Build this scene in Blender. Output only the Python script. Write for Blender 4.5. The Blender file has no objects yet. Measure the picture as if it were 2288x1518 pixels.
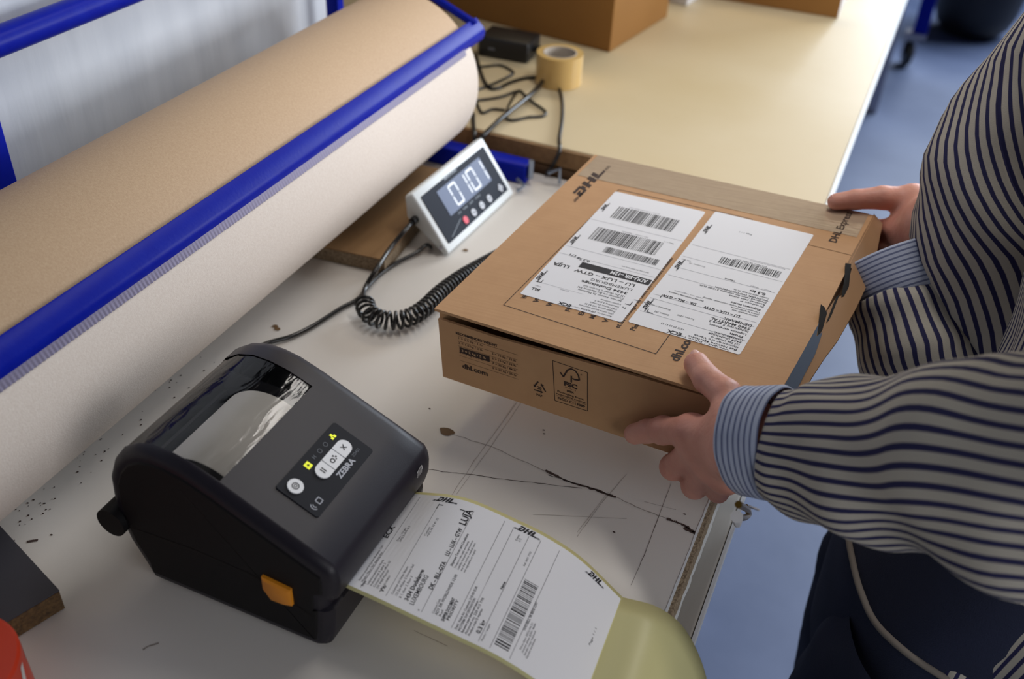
import bpy, bmesh, math, random
import numpy as np
from mathutils import Vector, Matrix
from mathutils.bvhtree import BVHTree
random.seed(7)
# ------------------------------------------------------------------ camera
W, H, FPX = 2288, 1518, 2225.0
RM = np.array([[0.91565295, -0.26848354, 0.29915927],
               [0.39965299, 0.5282692, -0.74913893],
               [0.04309485, 0.80551116, 0.59101151]])
CAM = np.array([0, 0, .64])
sc = bpy.context.scene
COL = sc.collection
cd = bpy.data.cameras.new('camera'); cam = bpy.data.objects.new('camera', cd); COL.objects.link(cam)
cd.sensor_width = 36; cd.lens = FPX / W * 36; cd.clip_start = .02; cd.clip_end = 60
cd.dof.use_dof = True; cd.dof.focus_distance = .86; cd.dof.aperture_fstop = 4.5
M4 = Matrix([list(RM[i]) + [CAM[i]] for i in range(3)] + [[0, 0, 0, 1]]); cam.matrix_world = M4
sc.camera = cam
# ------------------------------------------------------------------ world, light, exposure
sc.view_settings.view_transform = 'Standard'; sc.view_settings.look = 'None'
sc.view_settings.gamma = 1; sc.view_settings.exposure = 0.12; sc.view_settings.use_curve_mapping = False
wd = bpy.data.worlds.new('world'); sc.world = wd; wd.use_nodes = True
wd.node_tree.nodes['Background'].inputs[0].default_value = (.52, .58, .72, 1)
wd.node_tree.nodes['Background'].inputs[1].default_value = .052
def area(name, loc, target, size, sy, power, col):
    l = bpy.data.lights.new(name, 'AREA'); l.shape = 'RECTANGLE'; l.size = size; l.size_y = sy; l.energy = power; l.color = col
    o = bpy.data.objects.new(name, l); COL.objects.link(o); o.location = loc
    o.rotation_euler = (Vector(target) - Vector(loc)).to_track_quat('-Z', 'Y').to_euler(); return o
area('window_daylight', (1.3, 5.8, 1.5), (-.1, 2.0, -.3), 2.8, 1.6, 210, (.80, .89, 1))
area('window_daylight', (1.25, 1.78, .50), (-.6, 1.0, .05), 1.1, .5, 27, (.92, .95, 1))
area('ceiling_tube_light', (-.60, 2.3, 1.35), (-.5, 1.9, 0), 1.1, .25, 5.0, (1, .82, .54))
area('ceiling_tube_light', (-.08, 1.15, 1.15), (-.12, 1.1, 0), .7, .12, 4.4, (1, .95, .90))
area('near_fill_light', (.72, .02, .42), (-.1, .6, .05), .6, .5, 3.9, (.95, .96, 1))  # added fill from the near right, out of view; no doorway stands there
# ------------------------------------------------------------------ helpers
def ray(px, py):
    v = np.array([px - W / 2, -(py - H / 2), -FPX]); return RM @ (v / np.linalg.norm(v))
def on(axis, px, py, val):
    r = ray(px, py); t = (val - CAM[axis]) / r[axis]; return CAM + r * t
def onz(px, py, z=0): return on(2, px, py, z)
def ony(px, py, y): return on(1, px, py, y)
def onx(px, py, x): return on(0, px, py, x)
def lin(c):
    return tuple(((v / 255 / 12.92) if v / 255 <= .04045 else ((v / 255 + .055) / 1.055) ** 2.4) for v in c) + (1,)
MATS = {}
def mat(name, c=(128, 128, 128), rough=.5, metal=0, bump=None, var=None, spec=.5, coat=0, emit=None, sss=0):
    """c sRGB; bump=(scale,strength); var=(scale,second colour,factor)"""
    if name in MATS: return MATS[name]
    m = bpy.data.materials.new(name); m.use_nodes = True; nt = m.node_tree; b = nt.nodes['Principled BSDF']
    b.inputs['Base Color'].default_value = lin(c); b.inputs['Roughness'].default_value = rough
    b.inputs['Metallic'].default_value = metal; b.inputs['Specular IOR Level'].default_value = spec
    b.inputs['Coat Weight'].default_value = coat
    if sss:
        b.inputs['Subsurface Weight'].default_value = sss; b.inputs['Subsurface Radius'].default_value = (.008, .003, .0015); b.inputs['Subsurface Scale'].default_value = 1
    if emit: b.inputs['Emission Color'].default_value = lin(emit[0]); b.inputs['Emission Strength'].default_value = emit[1]
    tc = nt.nodes.new('ShaderNodeTexCoord')
    if var:
        n = nt.nodes.new('ShaderNodeTexNoise'); n.inputs['Scale'].default_value = var[0] if not isinstance(var[0], tuple) else 1; n.inputs['Detail'].default_value = 5
        src = tc.outputs['Object']
        if isinstance(var[0], tuple):
            mp = nt.nodes.new('ShaderNodeMapping'); mp.inputs['Scale'].default_value = var[0]; nt.links.new(src, mp.inputs[0]); src = mp.outputs[0]
        nt.links.new(src, n.inputs['Vector'])
        r = nt.nodes.new('ShaderNodeValToRGB'); r.color_ramp.elements[0].position = .5 - .25 / max(var[2], .3); r.color_ramp.elements[1].position = .5 + .25 / max(var[2], .3)
        r.color_ramp.elements[0].color = lin(var[1]); r.color_ramp.elements[1].color = lin(c)
        nt.links.new(n.outputs[0], r.inputs[0]); nt.links.new(r.outputs[0], b.inputs['Base Color'])
    if bump:
        n = nt.nodes.new('ShaderNodeTexNoise'); n.inputs['Scale'].default_value = bump[0] if not isinstance(bump[0], tuple) else 1; n.inputs['Detail'].default_value = 4
        src = tc.outputs['Object']
        if isinstance(bump[0], tuple):
            mp = nt.nodes.new('ShaderNodeMapping'); mp.inputs['Scale'].default_value = bump[0]; nt.links.new(src, mp.inputs[0]); src = mp.outputs[0]
        nt.links.new(src, n.inputs['Vector'])
        bn = nt.nodes.new('ShaderNodeBump'); bn.inputs['Strength'].default_value = bump[1]; bn.inputs['Distance'].default_value = .002
        nt.links.new(n.outputs[0], bn.inputs['Height']); nt.links.new(bn.outputs[0], b.inputs['Normal'])
    MATS[name] = m; return m
def tag(o, label=None, cat=None, group=None, kind=None):
    if label: o['label'] = label
    if cat: o['category'] = cat
    if group: o['group'] = group
    if kind: o['kind'] = kind
    return o
def empty(name, loc=(0, 0, 0), label=None, cat=None, group=None):
    o = bpy.data.objects.new(name, None); COL.objects.link(o); o.location = loc; o.empty_display_size = .05
    return tag(o, label, cat, group)
class MB:
    """collects geometry in WORLD coordinates with material slots"""
    def __init__(s): s.v = []; s.f = []; s.mi = []; s.uv = []
    def add(s, vs, fs, mi=0, uvs=None):
        k = len(s.v); s.v += [tuple(map(float, p)) for p in vs]
        for i, f in enumerate(fs):
            s.f.append([k + a for a in f]); s.mi.append(mi); s.uv.append([uvs[a] for a in f] if uvs is not None else None)
    def box(s, lo, hi, mi=0, M=None):
        x0, y0, z0 = lo; x1, y1, z1 = hi
        vs = [(x0, y0, z0), (x1, y0, z0), (x1, y1, z0), (x0, y1, z0), (x0, y0, z1), (x1, y0, z1), (x1, y1, z1), (x0, y1, z1)]
        if M: vs = [M(*p) for p in vs]
        s.add(vs, [(0, 3, 2, 1), (4, 5, 6, 7), (0, 1, 5, 4), (1, 2, 6, 5), (2, 3, 7, 6), (3, 0, 4, 7)], mi)
    def tube(s, pts, r, n=10, mi=0, caps=True):
        pts = [Vector(p) for p in pts]; rs = r if isinstance(r, (list, tuple)) else [r] * len(pts)
        up = Vector((0, 0, 1)); rings = []; prev = None
        for i, p in enumerate(pts):
            d = (pts[min(i + 1, len(pts) - 1)] - pts[max(i - 1, 0)]).normalized()
            if prev is None:
                a = d.cross(up) if abs(d.dot(up)) < .95 else d.cross(Vector((1, 0, 0)))
            else: a = prev - d * prev.dot(d)
            a.normalize(); prev = a; b = d.cross(a)
            rings.append([p + (a * math.cos(2 * math.pi * k / n) + b * math.sin(2 * math.pi * k / n)) * rs[i] for k in range(n)])
        vs = [q for R_ in rings for q in R_]; fs = []
        for i in range(len(pts) - 1):
            for k in range(n): fs.append((i * n + k, i * n + (k + 1) % n, (i + 1) * n + (k + 1) % n, (i + 1) * n + k))
        if caps: fs.append(tuple(range(n))[::-1]); fs.append(tuple((len(pts) - 1) * n + k for k in range(n)))
        s.add(vs, fs, mi)
    def lathe(s, c, axis, prof, n=48, mi=0):
        """prof: list of (r, h) closed ring list along axis from c"""
        c = Vector(c); ax = Vector(axis).normalized(); a = ax.orthogonal().normalized(); b = ax.cross(a); m = len(prof)
        vs = [c + ax * h + (a * math.cos(2 * math.pi * k / n) + b * math.sin(2 * math.pi * k / n)) * r for (r, h) in prof for k in range(n)]
        fs = [(i * n + k, i * n + (k + 1) % n, (i + 1) * n + (k + 1) % n, (i + 1) * n + k) for i in range(m - 1) for k in range(n)]
        s.add(vs, fs, mi)
    def poly(s, pts, mi=0): s.add(pts, [tuple(range(len(pts)))], mi)
    def build(s, name, mats, parent=None, smooth=False, bevel=0, sub=0, fixn=True, ang=40):
        me = bpy.data.meshes.new(name); me.from_pydata(s.v, [], s.f)
        for m in (mats if isinstance(mats, (list, tuple)) else [mats]): me.materials.append(m)
        for i, p in enumerate(me.polygons): p.material_index = s.mi[i]
        if any(u is not None for u in s.uv):
            ul = me.uv_layers.new(name='UVMap')
            for p in me.polygons:
                u = s.uv[p.index]
                if u:
                    for k, li in enumerate(p.loop_indices): ul.data[li].uv = u[k]
        if fixn:
            bm = bmesh.new(); bm.from_mesh(me); bmesh.ops.recalc_face_normals(bm, faces=bm.faces); bm.to_mesh(me); bm.free()
        if smooth:
            for p in me.polygons: p.use_smooth = True
            if ang: me.set_sharp_from_angle(angle=math.radians(ang))
        o = bpy.data.objects.new(name, me); COL.objects.link(o)
        if parent is not None:
            o.parent = parent
            o.matrix_parent_inverse = Matrix.Translation(parent_loc(parent)).inverted()
        if bevel:
            b = o.modifiers.new('bevel', 'BEVEL'); b.width = bevel; b.segments = 3; b.limit_method = 'ANGLE'; b.angle_limit = .6
            for p in me.polygons: p.use_smooth = True
        if sub: q = o.modifiers.new('sub', 'SUBSURF'); q.levels = q.render_levels = sub
        return o
def parent_loc(p):
    return p.location.copy() if p.parent is None else Vector((0, 0, 0))
def spline(pts, n=8):
    P = [np.array(p, float) for p in pts]; P = [2 * P[0] - P[1]] + P + [2 * P[-1] - P[-2]]; out = []
    for i in range(1, len(P) - 2):
        for k in range(n):
            t = k / n; a, b, c, d = P[i - 1:i + 3]
            out.append(.5 * ((2 * b) + (-a + c) * t + (2 * a - 5 * b + 4 * c - d) * t * t + (-a + 3 * b - 3 * c + d) * t ** 3))
    out.append(P[-2]); return out
TC = {}
def text_geo(s, bold=0.0):
    """2d glyph geometry of cap height 1, left aligned on the baseline"""
    key = (s, bold)
    if key in TC: return TC[key]
    cu = bpy.data.curves.new('t', 'FONT'); cu.body = s; cu.size = 1; cu.resolution_u = 2; cu.offset = bold
    o = bpy.data.objects.new('t', cu); COL.objects.link(o)
    dg = bpy.context.evaluated_depsgraph_get(); me = o.evaluated_get(dg).to_mesh()
    v = [(p.co.x / .69, p.co.y / .69) for p in me.vertices]; f = [tuple(p.vertices) for p in me.polygons]
    o.evaluated_get(dg).to_mesh_clear(); bpy.data.objects.remove(o); bpy.data.curves.remove(cu)
    w = max([p[0] for p in v] or [1]); TC[key] = (v, f, w); return TC[key]
def put_text(mb, fn, s, x, y, h, d=(1, 0), width=None, bold=0.0, mi=1, shear=0, align=0):
    """fn(a,b)->world; baseline start (x,y), reading direction d, up = d rotated 90 ccw"""
    v, f, w = text_geo(s, bold); kx = h if width is None else width / w
    u = (-d[1], d[0]); off = -align * w * kx
    vs = []
    for (a, b) in v:
        X = a * kx + b * h * shear + off; Y = b * h
        vs.append(fn(x + d[0] * X + u[0] * Y, y + d[1] * X + u[1] * Y))
    mb.add(vs, f, mi)
def put_rect(mb, fn, x0, y0, x1, y1, mi=1, n=1):
    for i in range(n):
        for j in range(1):
            a0 = x0 + (x1 - x0) * i / n; a1 = x0 + (x1 - x0) * (i + 1) / n
            mb.add([fn(a0, y0), fn(a1, y0), fn(a1, y1), fn(a0, y1)], [(0, 1, 2, 3)], mi)
def put_line(mb, fn, a, b, w, mi=1, n=1):
    a = np.array(a, float); b = np.array(b, float); d = (b - a) / np.linalg.norm(b - a); q = np.array([-d[1], d[0]]) * w / 2
    for i in range(n):
        p = a + (b - a) * i / n; r = a + (b - a) * (i + 1) / n
        mb.add([fn(*(p - q)), fn(*(r - q)), fn(*(r + q)), fn(*(p + q))], [(0, 1, 2, 3)], mi)
def barcode(mb, fn, x0, y0, x1, y1, axis=0, seed=1, mi=1, unit=.36):
    rnd = random.Random(seed); L = (x1 - x0) if axis == 0 else (y1 - y0); p = 0
    while p < L:
        w = unit * rnd.choice([1, 1, 1, 2, 2, 3]); w = min(w, L - p)
        if axis == 0: put_rect(mb, fn, x0 + p, y0, x0 + p + w, y1, mi)
        else: put_rect(mb, fn, x0, y0 + p, x1, y0 + p + w, mi, )
        p += w + unit * rnd.choice([1, 1, 2, 2, 3])
def flyer_logo(mb, fn, x, y, L, h, d, mi=1, bars=True):
    """slanted three-letter courier logo with speed lines; L = total length"""
    u = (-d[1], d[0]); g = lambda a, b: fn(x + d[0] * (a + b * .45) + u[0] * b, y + d[1] * (a + b * .45) + u[1] * b)
    def R(a0, b0, a1, b1): mb.add([g(a0, b0), g(a1, b0), g(a1, b1), g(a0, b1)], [(0, 1, 2, 3)], mi)
    s = L * .135; lw = (L - 2 * s) / 3.0; x0 = s
    st = h * .30
    R(x0 + lw * .04, h * .72, x0 + lw * .78, h); R(x0 + lw * .62, h * .25, x0 + lw * .92, h * .80); R(x0, 0, x0 + lw * .78, h * .26)
    R(x0 + lw * .10, 0, x0 + lw * .36, h * .58); R(x0 + lw * .2, h * .42, x0 + lw * .5, h * .58)
    x1 = x0 + lw * 1.02
    R(x1, 0, x1 + lw * .30, h * .42); R(x1 + lw * .0, h * .56, x1 + lw * .30, h); R(x1, h * .40, x1 + lw * .92, h * .58)
    R(x1 + lw * .58, h * .56, x1 + lw * .90, h); R(x1 + lw * .58, 0, x1 + lw * .90, h * .42)
    x2 = x1 + lw * 1.0
    R(x2, h * .30, x2 + lw * .34, h); R(x2, 0, x2 + lw * .9, h * .28)
    if bars:
        for k in range(3):
            R(0 + k * L * .012, h * (.0 + .11 * k), s * .9, h * (.06 + .11 * k)); R(x2 + lw * .96, h * (.0 + .11 * k), L - k * L * .012, h * (.06 + .11 * k))
# ------------------------------------------------------------------ materials
m_floor = mat('blue_grey_concrete', (102, 114, 144), .5, var=(2.6, (66, 80, 112), .9), bump=(30, .1))
m_top = mat('white_laminate', (228, 225, 220), .32, var=(3.0, (214, 208, 200), .6), bump=(60, .03))
m_top2 = mat('cream_laminate', (214, 200, 170), .42, var=(3.0, (196, 176, 134), .7))
m_tan = mat('tan_board_edge', (150, 116, 76), .7, var=(120, (116, 86, 52), .7))
m_brown = mat('brown_board', (98, 72, 44), .7)
m_chip = mat('chipboard_core', (186, 166, 138), .9, bump=(600, .8), var=(420, (92, 74, 54), .9))
m_blue = mat('blue_paint', (3, 18, 142), .36, bump=(300, .05), var=(60, (10, 32, 156), .5), spec=.10)
m_kraft = mat('kraft_paper', (190, 162, 130), .75, var=(500, (176, 146, 114), .9), bump=(900, .12))
m_core = mat('kraft_core', (120, 96, 70), .9)
m_steel = mat('steel', (170, 168, 178), .35, 1, bump=(200, .05))
m_black = mat('black_plastic', (20, 20, 22), .45)
m_cable = mat('black_cable', (14, 14, 16), .3, coat=.2)
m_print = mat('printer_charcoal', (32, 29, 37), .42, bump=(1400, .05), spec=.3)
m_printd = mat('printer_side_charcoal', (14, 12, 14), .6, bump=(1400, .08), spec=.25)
m_panel = mat('glossy_keypad', (14, 17, 27), .5, spec=.15)
m_btn = mat('keypad_white', (226, 226, 228), .5)
m_ylw = mat('status_light_yellow', (214, 220, 20), .5, emit=((214, 220, 20), .5))
m_gry = mat('icon_grey', (100, 104, 112), .6)
m_orange = mat('orange_plastic', (222, 140, 30), .45)
m_paper = mat('label_paper', (236, 236, 240), .55)
m_ink = mat('black_ink', (34, 32, 38), .7)
m_inkg = mat('thin_grey_ink', (120, 118, 126), .7)
m_liner = mat('yellow_liner', (214, 208, 152), .42)
m_cardin = mat('package_cardboard', (202, 158, 114), .78, var=(40, (186, 142, 100), .5), bump=((10, 260, 10), .10))
m_cprint = mat('carton_print', (58, 40, 32), .8)
m_dark = mat('dark_gap', (22, 16, 12), .9)
m_skin = mat('skin', (222, 166, 146), .5, bump=(160, .3), var=(30, (204, 134, 116), .7), sss=.12)
m_nail = mat('nail', (226, 176, 166), .3)
m_jean = mat('dark_denim', (26, 34, 62), .9, var=(9, (16, 20, 40), .7), bump=(900, .3))
m_seam = mat('pale_seam', (120, 112, 104), .9)
m_silver = mat('scale_housing', (214, 220, 222), .4)
m_face = mat('scale_face', (12, 20, 36), .5, spec=.12)
m_lcd = mat('lcd_glass', (92, 104, 132), .4, spec=.3)
m_seg = mat('lcd_segment', (226, 232, 238), .5, emit=((226, 232, 238), .25))
m_red = mat('red_button', (214, 40, 70), .4)
m_boxbr = mat('brown_cardboard', (150, 106, 50), .85, var=(12, (136, 94, 42), .4))
m_white = mat('white_card', (206, 204, 204), .7)
m_hair = mat('brown_hair', (60, 44, 34), .8, bump=((300, 300, 20), .6))
m_shoe = mat('black_leather', (24, 22, 22), .5)

def stripes(name, freq, ratio, base, dark, bend=0):
    m = bpy.data.materials.new(name); m.use_nodes = True; nt = m.node_tree; b = nt.nodes['Principled BSDF']
    b.inputs['Roughness'].default_value = .85; b.inputs['Specular IOR Level'].default_value = .2
    uv = nt.nodes.new('ShaderNodeUVMap'); sx = nt.nodes.new('ShaderNodeSeparateXYZ'); nt.links.new(uv.outputs[0], sx.inputs[0])
    n = nt.nodes.new('ShaderNodeTexNoise'); n.inputs['Scale'].default_value = 14; nt.links.new(uv.outputs[0], n.inputs['Vector'])
    ad = nt.nodes.new('ShaderNodeMath'); ad.operation = 'MULTIPLY_ADD'; ad.inputs[1].default_value = bend; nt.links.new(n.outputs[0], ad.inputs[0]); nt.links.new(sx.outputs[0], ad.inputs[2])
    mu = nt.nodes.new('ShaderNodeMath'); mu.operation = 'MULTIPLY'; mu.inputs[1].default_value = freq; nt.links.new(ad.outputs[0], mu.inputs[0])
    fr = nt.nodes.new('ShaderNodeMath'); fr.operation = 'FRACT'; nt.links.new(mu.outputs[0], fr.inputs[0])
    r = nt.nodes.new('ShaderNodeValToRGB'); e = r.color_ramp.elements; e[0].position = 0; e[0].color = lin(dark); e[1].position = ratio - .05; e[1].color = lin(dark)
    for p, c in ((ratio + .02, base), (.95, base), (1.0, dark)):
        q = e.new(p); q.color = lin(c)
    nt.links.new(fr.outputs[0], r.inputs[0]); nt.links.new(r.outputs[0], b.inputs['Base Color'])
    nn = nt.nodes.new('ShaderNodeTexNoise'); nn.inputs['Scale'].default_value = 1200; bp = nt.nodes.new('ShaderNodeBump'); bp.inputs['Strength'].default_value = .2; bp.inputs['Distance'].default_value = .001
    tc = nt.nodes.new('ShaderNodeTexCoord'); nt.links.new(tc.outputs['Object'], nn.inputs['Vector']); nt.links.new(nn.outputs[0], bp.inputs['Height']); nt.links.new(bp.outputs[0], b.inputs['Normal'])
    return m
m_shirt = stripes('shirt_stripes', 145, .38, (176, 170, 158), (42, 42, 78), .0)
m_cuff = stripes('cuff_stripes', 210, .34, (176, 184, 204), (104, 112, 142))

# ------------------------------------------------------------------ setting
b = MB(); b.box((-3, -2, -1.0), (6, 9, -.9)); tag(b.build('floor', m_floor), kind='structure')
m_wall = mat('grey_brushed_panel', (206, 210, 216), .7, var=((70, 30, 6), (182, 187, 195), .7), bump=((200, 60, 10), .25))
b = MB(); b.box((-.84, -1.2, -.9), (-.80, 1.22, 1.0)); tag(b.build('wall_left', m_wall), kind='structure')
m_wall2 = mat('warehouse_wall', (150, 140, 122), .8)
b = MB(); b.box((-3.0, 8.6, -.9), (6, 8.8, 2.4)); tag(b.build('wall_far', m_wall2), kind='structure')

# ------------------------------------------------------------------ packing table (near)
tab = empty('packing_table', (-.35, .4, -.9), 'scratched white laminate packing table carrying the label printer and paper roll', 'table')
XE = -.066; YJ = 1.19
b = MB(); b.box((-.80, -.7, -.003), (XE, YJ, 0)); 
fz = lambda z: (lambda x, y: (x, y, z))
# surface marks: knife scratches, glue blob, crumbs worn into the laminate
def polyl(pts, ws, mi, z=.0003):
    P = [onz(*p) for p in pts]
    for i in range(len(P) - 1):
        a, c = P[i][:2], P[i + 1][:2]; d = (c - a) / (np.linalg.norm(c - a) + 1e-9); q = np.array([-d[1], d[0]]); w0, w1 = ws[i] / 2, ws[i + 1] / 2
        b.poly([(*(a - q * w0), z), (*(c - q * w1), z), (*(c + q * w1), z), (*(a + q * w0), z)], mi)
rnd = random.Random(3)
def jag(pts, w0, w1, mi, n=6, j=1.2):
    out = []
    for i in range(len(pts) - 1):
        for k in range(n):
            t = k / n; out.append((pts[i][0] * (1 - t) + pts[i + 1][0] * t + rnd.uniform(-j, j), pts[i][1] * (1 - t) + pts[i + 1][1] * t + rnd.uniform(-j, j)))
    out.append(pts[-1]); polyl(out, [rnd.uniform(w0, w1) for _ in out], mi)
jag([(1008, 970), (1100, 1000), (1220, 1055)], .0004, .0010, 2)
jag([(1220, 1052), (1262, 1074), (1320, 1092), (1376, 1112)], .0012, .0034, 1, 7)
jag([(1225, 1062), (1300, 1085), (1370, 1108)], .0004, .0014, 1)
jag([(1376, 1112), (1430, 1138), (1490, 1160)], .0006, .0012, 2)
jag([(1490, 1160), (1530, 1175), (1553, 1190)], .0012, .0036, 1, 8)
jag([(1530, 1180), (1556, 1196)], .002, .005, 1, 5)
jag([(958, 1050), (1000, 1056), (1060, 1062), (1110, 1070), (1200, 1080), (1300, 1092)], .0003, .0009, 1)
jag([(1500, 1080), (1470, 1160), (1440, 1240), (1410, 1308)], .0002, .0005, 1, 5, .6)
jag([(1155, 900), (1100, 975), (1060, 1030), (1008, 1110)], .0002, .0005, 2, 5, .8)
jag([(1165, 900), (1110, 980), (1020, 1105)], .0002, .0004, 2, 5, .8)
jag([(1400, 1060), (1340, 1130), (1290, 1200)], .0002, .0005, 2, 5, .8)
jag([(1360, 1100), (1290, 1190)], .0002, .0004, 2, 5, .8)
jag([(1440, 1122), (1510, 1140)], .0003, .0006, 2, 5, .6)
jag([(1190, 1150), (1400, 1160)], .0002, .0004, 2, 5, .6)
jag([(60, 1212), (85, 1208)], .002, .003, 1, 3, .5); jag([(318, 1452), (355, 1438)], .0006, .0014, 2, 6, 2)
jag([(925, 1410), (1000, 1445)], .0003, .0005, 2, 5, .6)
for _ in range(70):
    px = rnd.uniform(20, 480); py = 1200 - px * .88 + rnd.uniform(-60, 40); q = onz(px, py); r_ = rnd.uniform(.0004, .0011)
    if q[0] > -.79: b.poly([(q[0] + r_ * math.cos(a), q[1] + r_ * math.sin(a), .0003) for a in (0, 1, 2.2, 3.3, 4.1, 5.2)], 1)
for (px, py) in [(960, 914), (1215, 962), (1216, 970), (1372, 1190), (1530, 1150), (62, 1125), (75, 1118), (115, 1196)]:
    q = onz(px, py); b.poly([(q[0] + .0013 * math.cos(a), q[1] + .0009 * math.sin(a), .0003) for a in (0, 1, 2.2, 3.3, 4.1, 5.2)], 1)
for (px, py) in [(615, 730), (620, 736), (1040, 560)]:
    q = onz(px, py); b.poly([(q[0] + .004 * math.cos(a) * (1 + .3 * math.sin(5 * a)), q[1] + .003 * math.sin(a), .0008) for a in (0, 1, 2.2, 3.3, 4.1, 5.2)], 3)
q = onz(998, 966)
b.poly([(q[0] + .0075 * math.cos(a) * (1 + .2 * math.sin(3 * a)), q[1] + .0055 * math.sin(a), .0006) for a in np.linspace(0, 6.28, 15)[:-1]], 3)
b.build('worktop', [m_top, mat('scratch_dark', (70, 52, 46), .9), mat('scratch_fine', (158, 148, 140), .9), mat('glue_residue', (110, 82, 48), .6)], tab)
b = MB(); N = 220  # worn chipboard front edge: the laminate is gone from the outer few millimetres
ys = np.linspace(-.7, YJ, N); vs = []
for y in ys:
    c = rnd.uniform(0, .0006)
    vs += [(XE - .001, y, -.003), (XE - .0004, y, -.0014), (XE + .0042 - c, y, -.0016 - c), (XE + .0052 - c, y, -.0035 - c), (XE + .0056 - c, y, -.019), (XE - .001, y, -.0242)]
b.add(vs, [(6 * i + k, 6 * i + k + 1, 6 * i + k + 7, 6 * i + k + 6) for i in range(N - 1) for k in range(5)], 0)
b.box((-.80, -.7, -.0242), (XE - .001, YJ, -.0031), 0)
b.build('chipboard_core', [m_chip], tab)
b = MB(); vs = []
for y in ys:
    c = rnd.uniform(0, .0008) if rnd.random() < .85 else -rnd.uniform(0, .0014)
    vs += [(XE - .0012 - c, y, .0004), (XE + .0002, y, .0004), (XE + .0002, y, -.0016)]
b.add(vs, [(3 * i + k, 3 * i + k + 1, 3 * i + k + 4, 3 * i + k + 3) for i in range(N - 1) for k in range(2)], 0)
b.build('laminate_edge', [mat('edge_white', (232, 236, 238), .5)], tab, fixn=False)
b = MB(); vs = []
for y in ys:
    c = rnd.uniform(0, .0008); 
    if rnd.random() < .12: c += .001
    vs += [(XE - .001, y, -.0243), (XE + .0050, y, -.0194), (XE + .0078 - c, y, -.0197), (XE + .0074 - c, y, -.0252), (XE - .001, y, -.0262)]
b.add(vs, [(5 * i + k, 5 * i + (k + 1) % 5, 5 * i + 5 + (k + 1) % 5, 5 * i + 5 + k) for i in range(N - 1) for k in range(5)], 0)
b.build('lower_laminate', [mat('edge_white')], tab)
b = MB(); b.box((-.15, -.7, -.080), (-.0445, YJ, -.048)); b.build('front_rail', [mat('rail_beige', (160, 152, 142), .6, var=((40, 6, 40), (136, 128, 118), .7))], tab, bevel=.003)
b = MB(); b.box((-.0443, -.7, -.072), (-.0415, YJ, -.0485)); b.build('rail_trim', [mat('trim_white', (206, 206, 208), .5)], tab)
for (x, y) in ((-.12, -.6), (-.12, 1.1), (-.74, -.6), (-.74, 1.1)):
    b = MB(); b.box((x - .02, y - .02, -.9), (x + .02, y + .02, -.0755)); b.build('leg', m_steel, tab)
hk = empty('clamp_hook', (-.03, .70, -.07), 'small brass coloured hook hanging under the near table edge by the left hand', 'hook')
b = MB(); P = [onx(*p, -.033) for p in ((1650, 1128), (1662, 1134), (1672, 1142), (1672, 1152), (1660, 1158), (1650, 1154))]
b.tube(spline(P, 5), .0028, 8); b.tube([onx(1668, 1130, -.033), onx(1695, 1140, -.03)], .0014, 6)
b.build('hook', mat('brass', (150, 116, 50), .35, .9), hk)
b = MB(); b.tube([onx(1646, 1155, -.034), onx(1648, 1172, -.034)], [.005, .003], 8); b.build('cap', m_white, hk)

# ------------------------------------------------------------------ far table
TZ = .040
ft = empty('packing_table', (-.4, 1.7, -.9), 'cream far packing table with tan front board carrying cardboard boxes and tape', 'table')
b = MB(); b.box((-1.6, 1.205, TZ - .028), (-.061, 4.2, TZ)); b.build('worktop', m_top2, ft, bevel=.0015)
b = MB(); b.box((-1.6, 1.1985, TZ - .026), (-.064, 1.2045, TZ - .0012)); b.build('edge_band', m_tan, ft)
b = MB(); b.box((-1.6, 1.197, -.08), (-.10, 1.215, TZ - .029)); b.build('front_board', m_brown, ft)
b = MB(); b.box((-.0605, 1.2, TZ - .028), (-.0565, 4.2, TZ + .0006)); b.build('edge_strip', mat('bright_edge', (246, 250, 250), .3), ft)
for (x, y) in ((-.12, 1.3), (-.12, 4.0), (-1.4, 1.3), (-1.4, 4.0)):
    b = MB(); b.box((x - .02, y - .02, -.9), (x + .02, y + .02, TZ - .03)); b.build('leg', m_steel, ft)

# ------------------------------------------------------------------ paper roll and its stand
RX, RZ, RR, RY0, RY1 = -.6353, .128, .1078, -.30, 1.15
def hit(px, py, r):   # x,z on a cylinder of radius r about the roll axis for a sight line through (px,py)
    R_ = ray(px, py); dx, dz = R_[0], R_[2]; ox, oz = CAM[0] - RX, CAM[2] - RZ
    A_ = dx * dx + dz * dz; B_ = ox * dx + oz * dz; C_ = ox * ox + oz * oz - r * r; t = (-B_ - math.sqrt(B_ * B_ - A_ * C_)) / A_
    return np.array([CAM[0] + dx * t, CAM[2] + dz * t])
p_up = hit(0, 748, RR + .006); p_lo = hit(0, 855, RR + .010); tdir = (p_lo - p_up) / np.linalg.norm(p_lo - p_up); nrm = np.array([-tdir[1], tdir[0]])
if nrm[1] < 0: nrm = -nrm
p_mid = (p_up + p_lo) / 2
rl = empty('paper_roll', (RX, .4, .02), 'wide kraft paper roll lying across the table under the blue cutter bar', 'paper roll')
b = MB(); b.lathe((RX, RY0, RZ), (0, 1, 0), [(.036, 0), (RR - .001, 0), (RR, .002), (RR, RY1 - RY0 - .002), (RR - .001, RY1 - RY0), (.036, RY1 - RY0)], 128)
b.build('wound_paper', m_kraft, rl, smooth=True)
b = MB(); b.lathe((RX, RY0 - .002, RZ), (0, 1, 0), [(.030, 0), (.036, 0), (.036, RY1 - RY0 + .004), (.030, RY1 - RY0 + .004), (.030, 0)], 48)
b.build('core_tube', m_core, rl, smooth=True)
AB = math.atan2(p_mid[1] - RZ, p_mid[0] - RX); A_E = -1.95; n_ = 48; vs = []  # added paler layer: light on the lower roll is put into its colour
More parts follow.
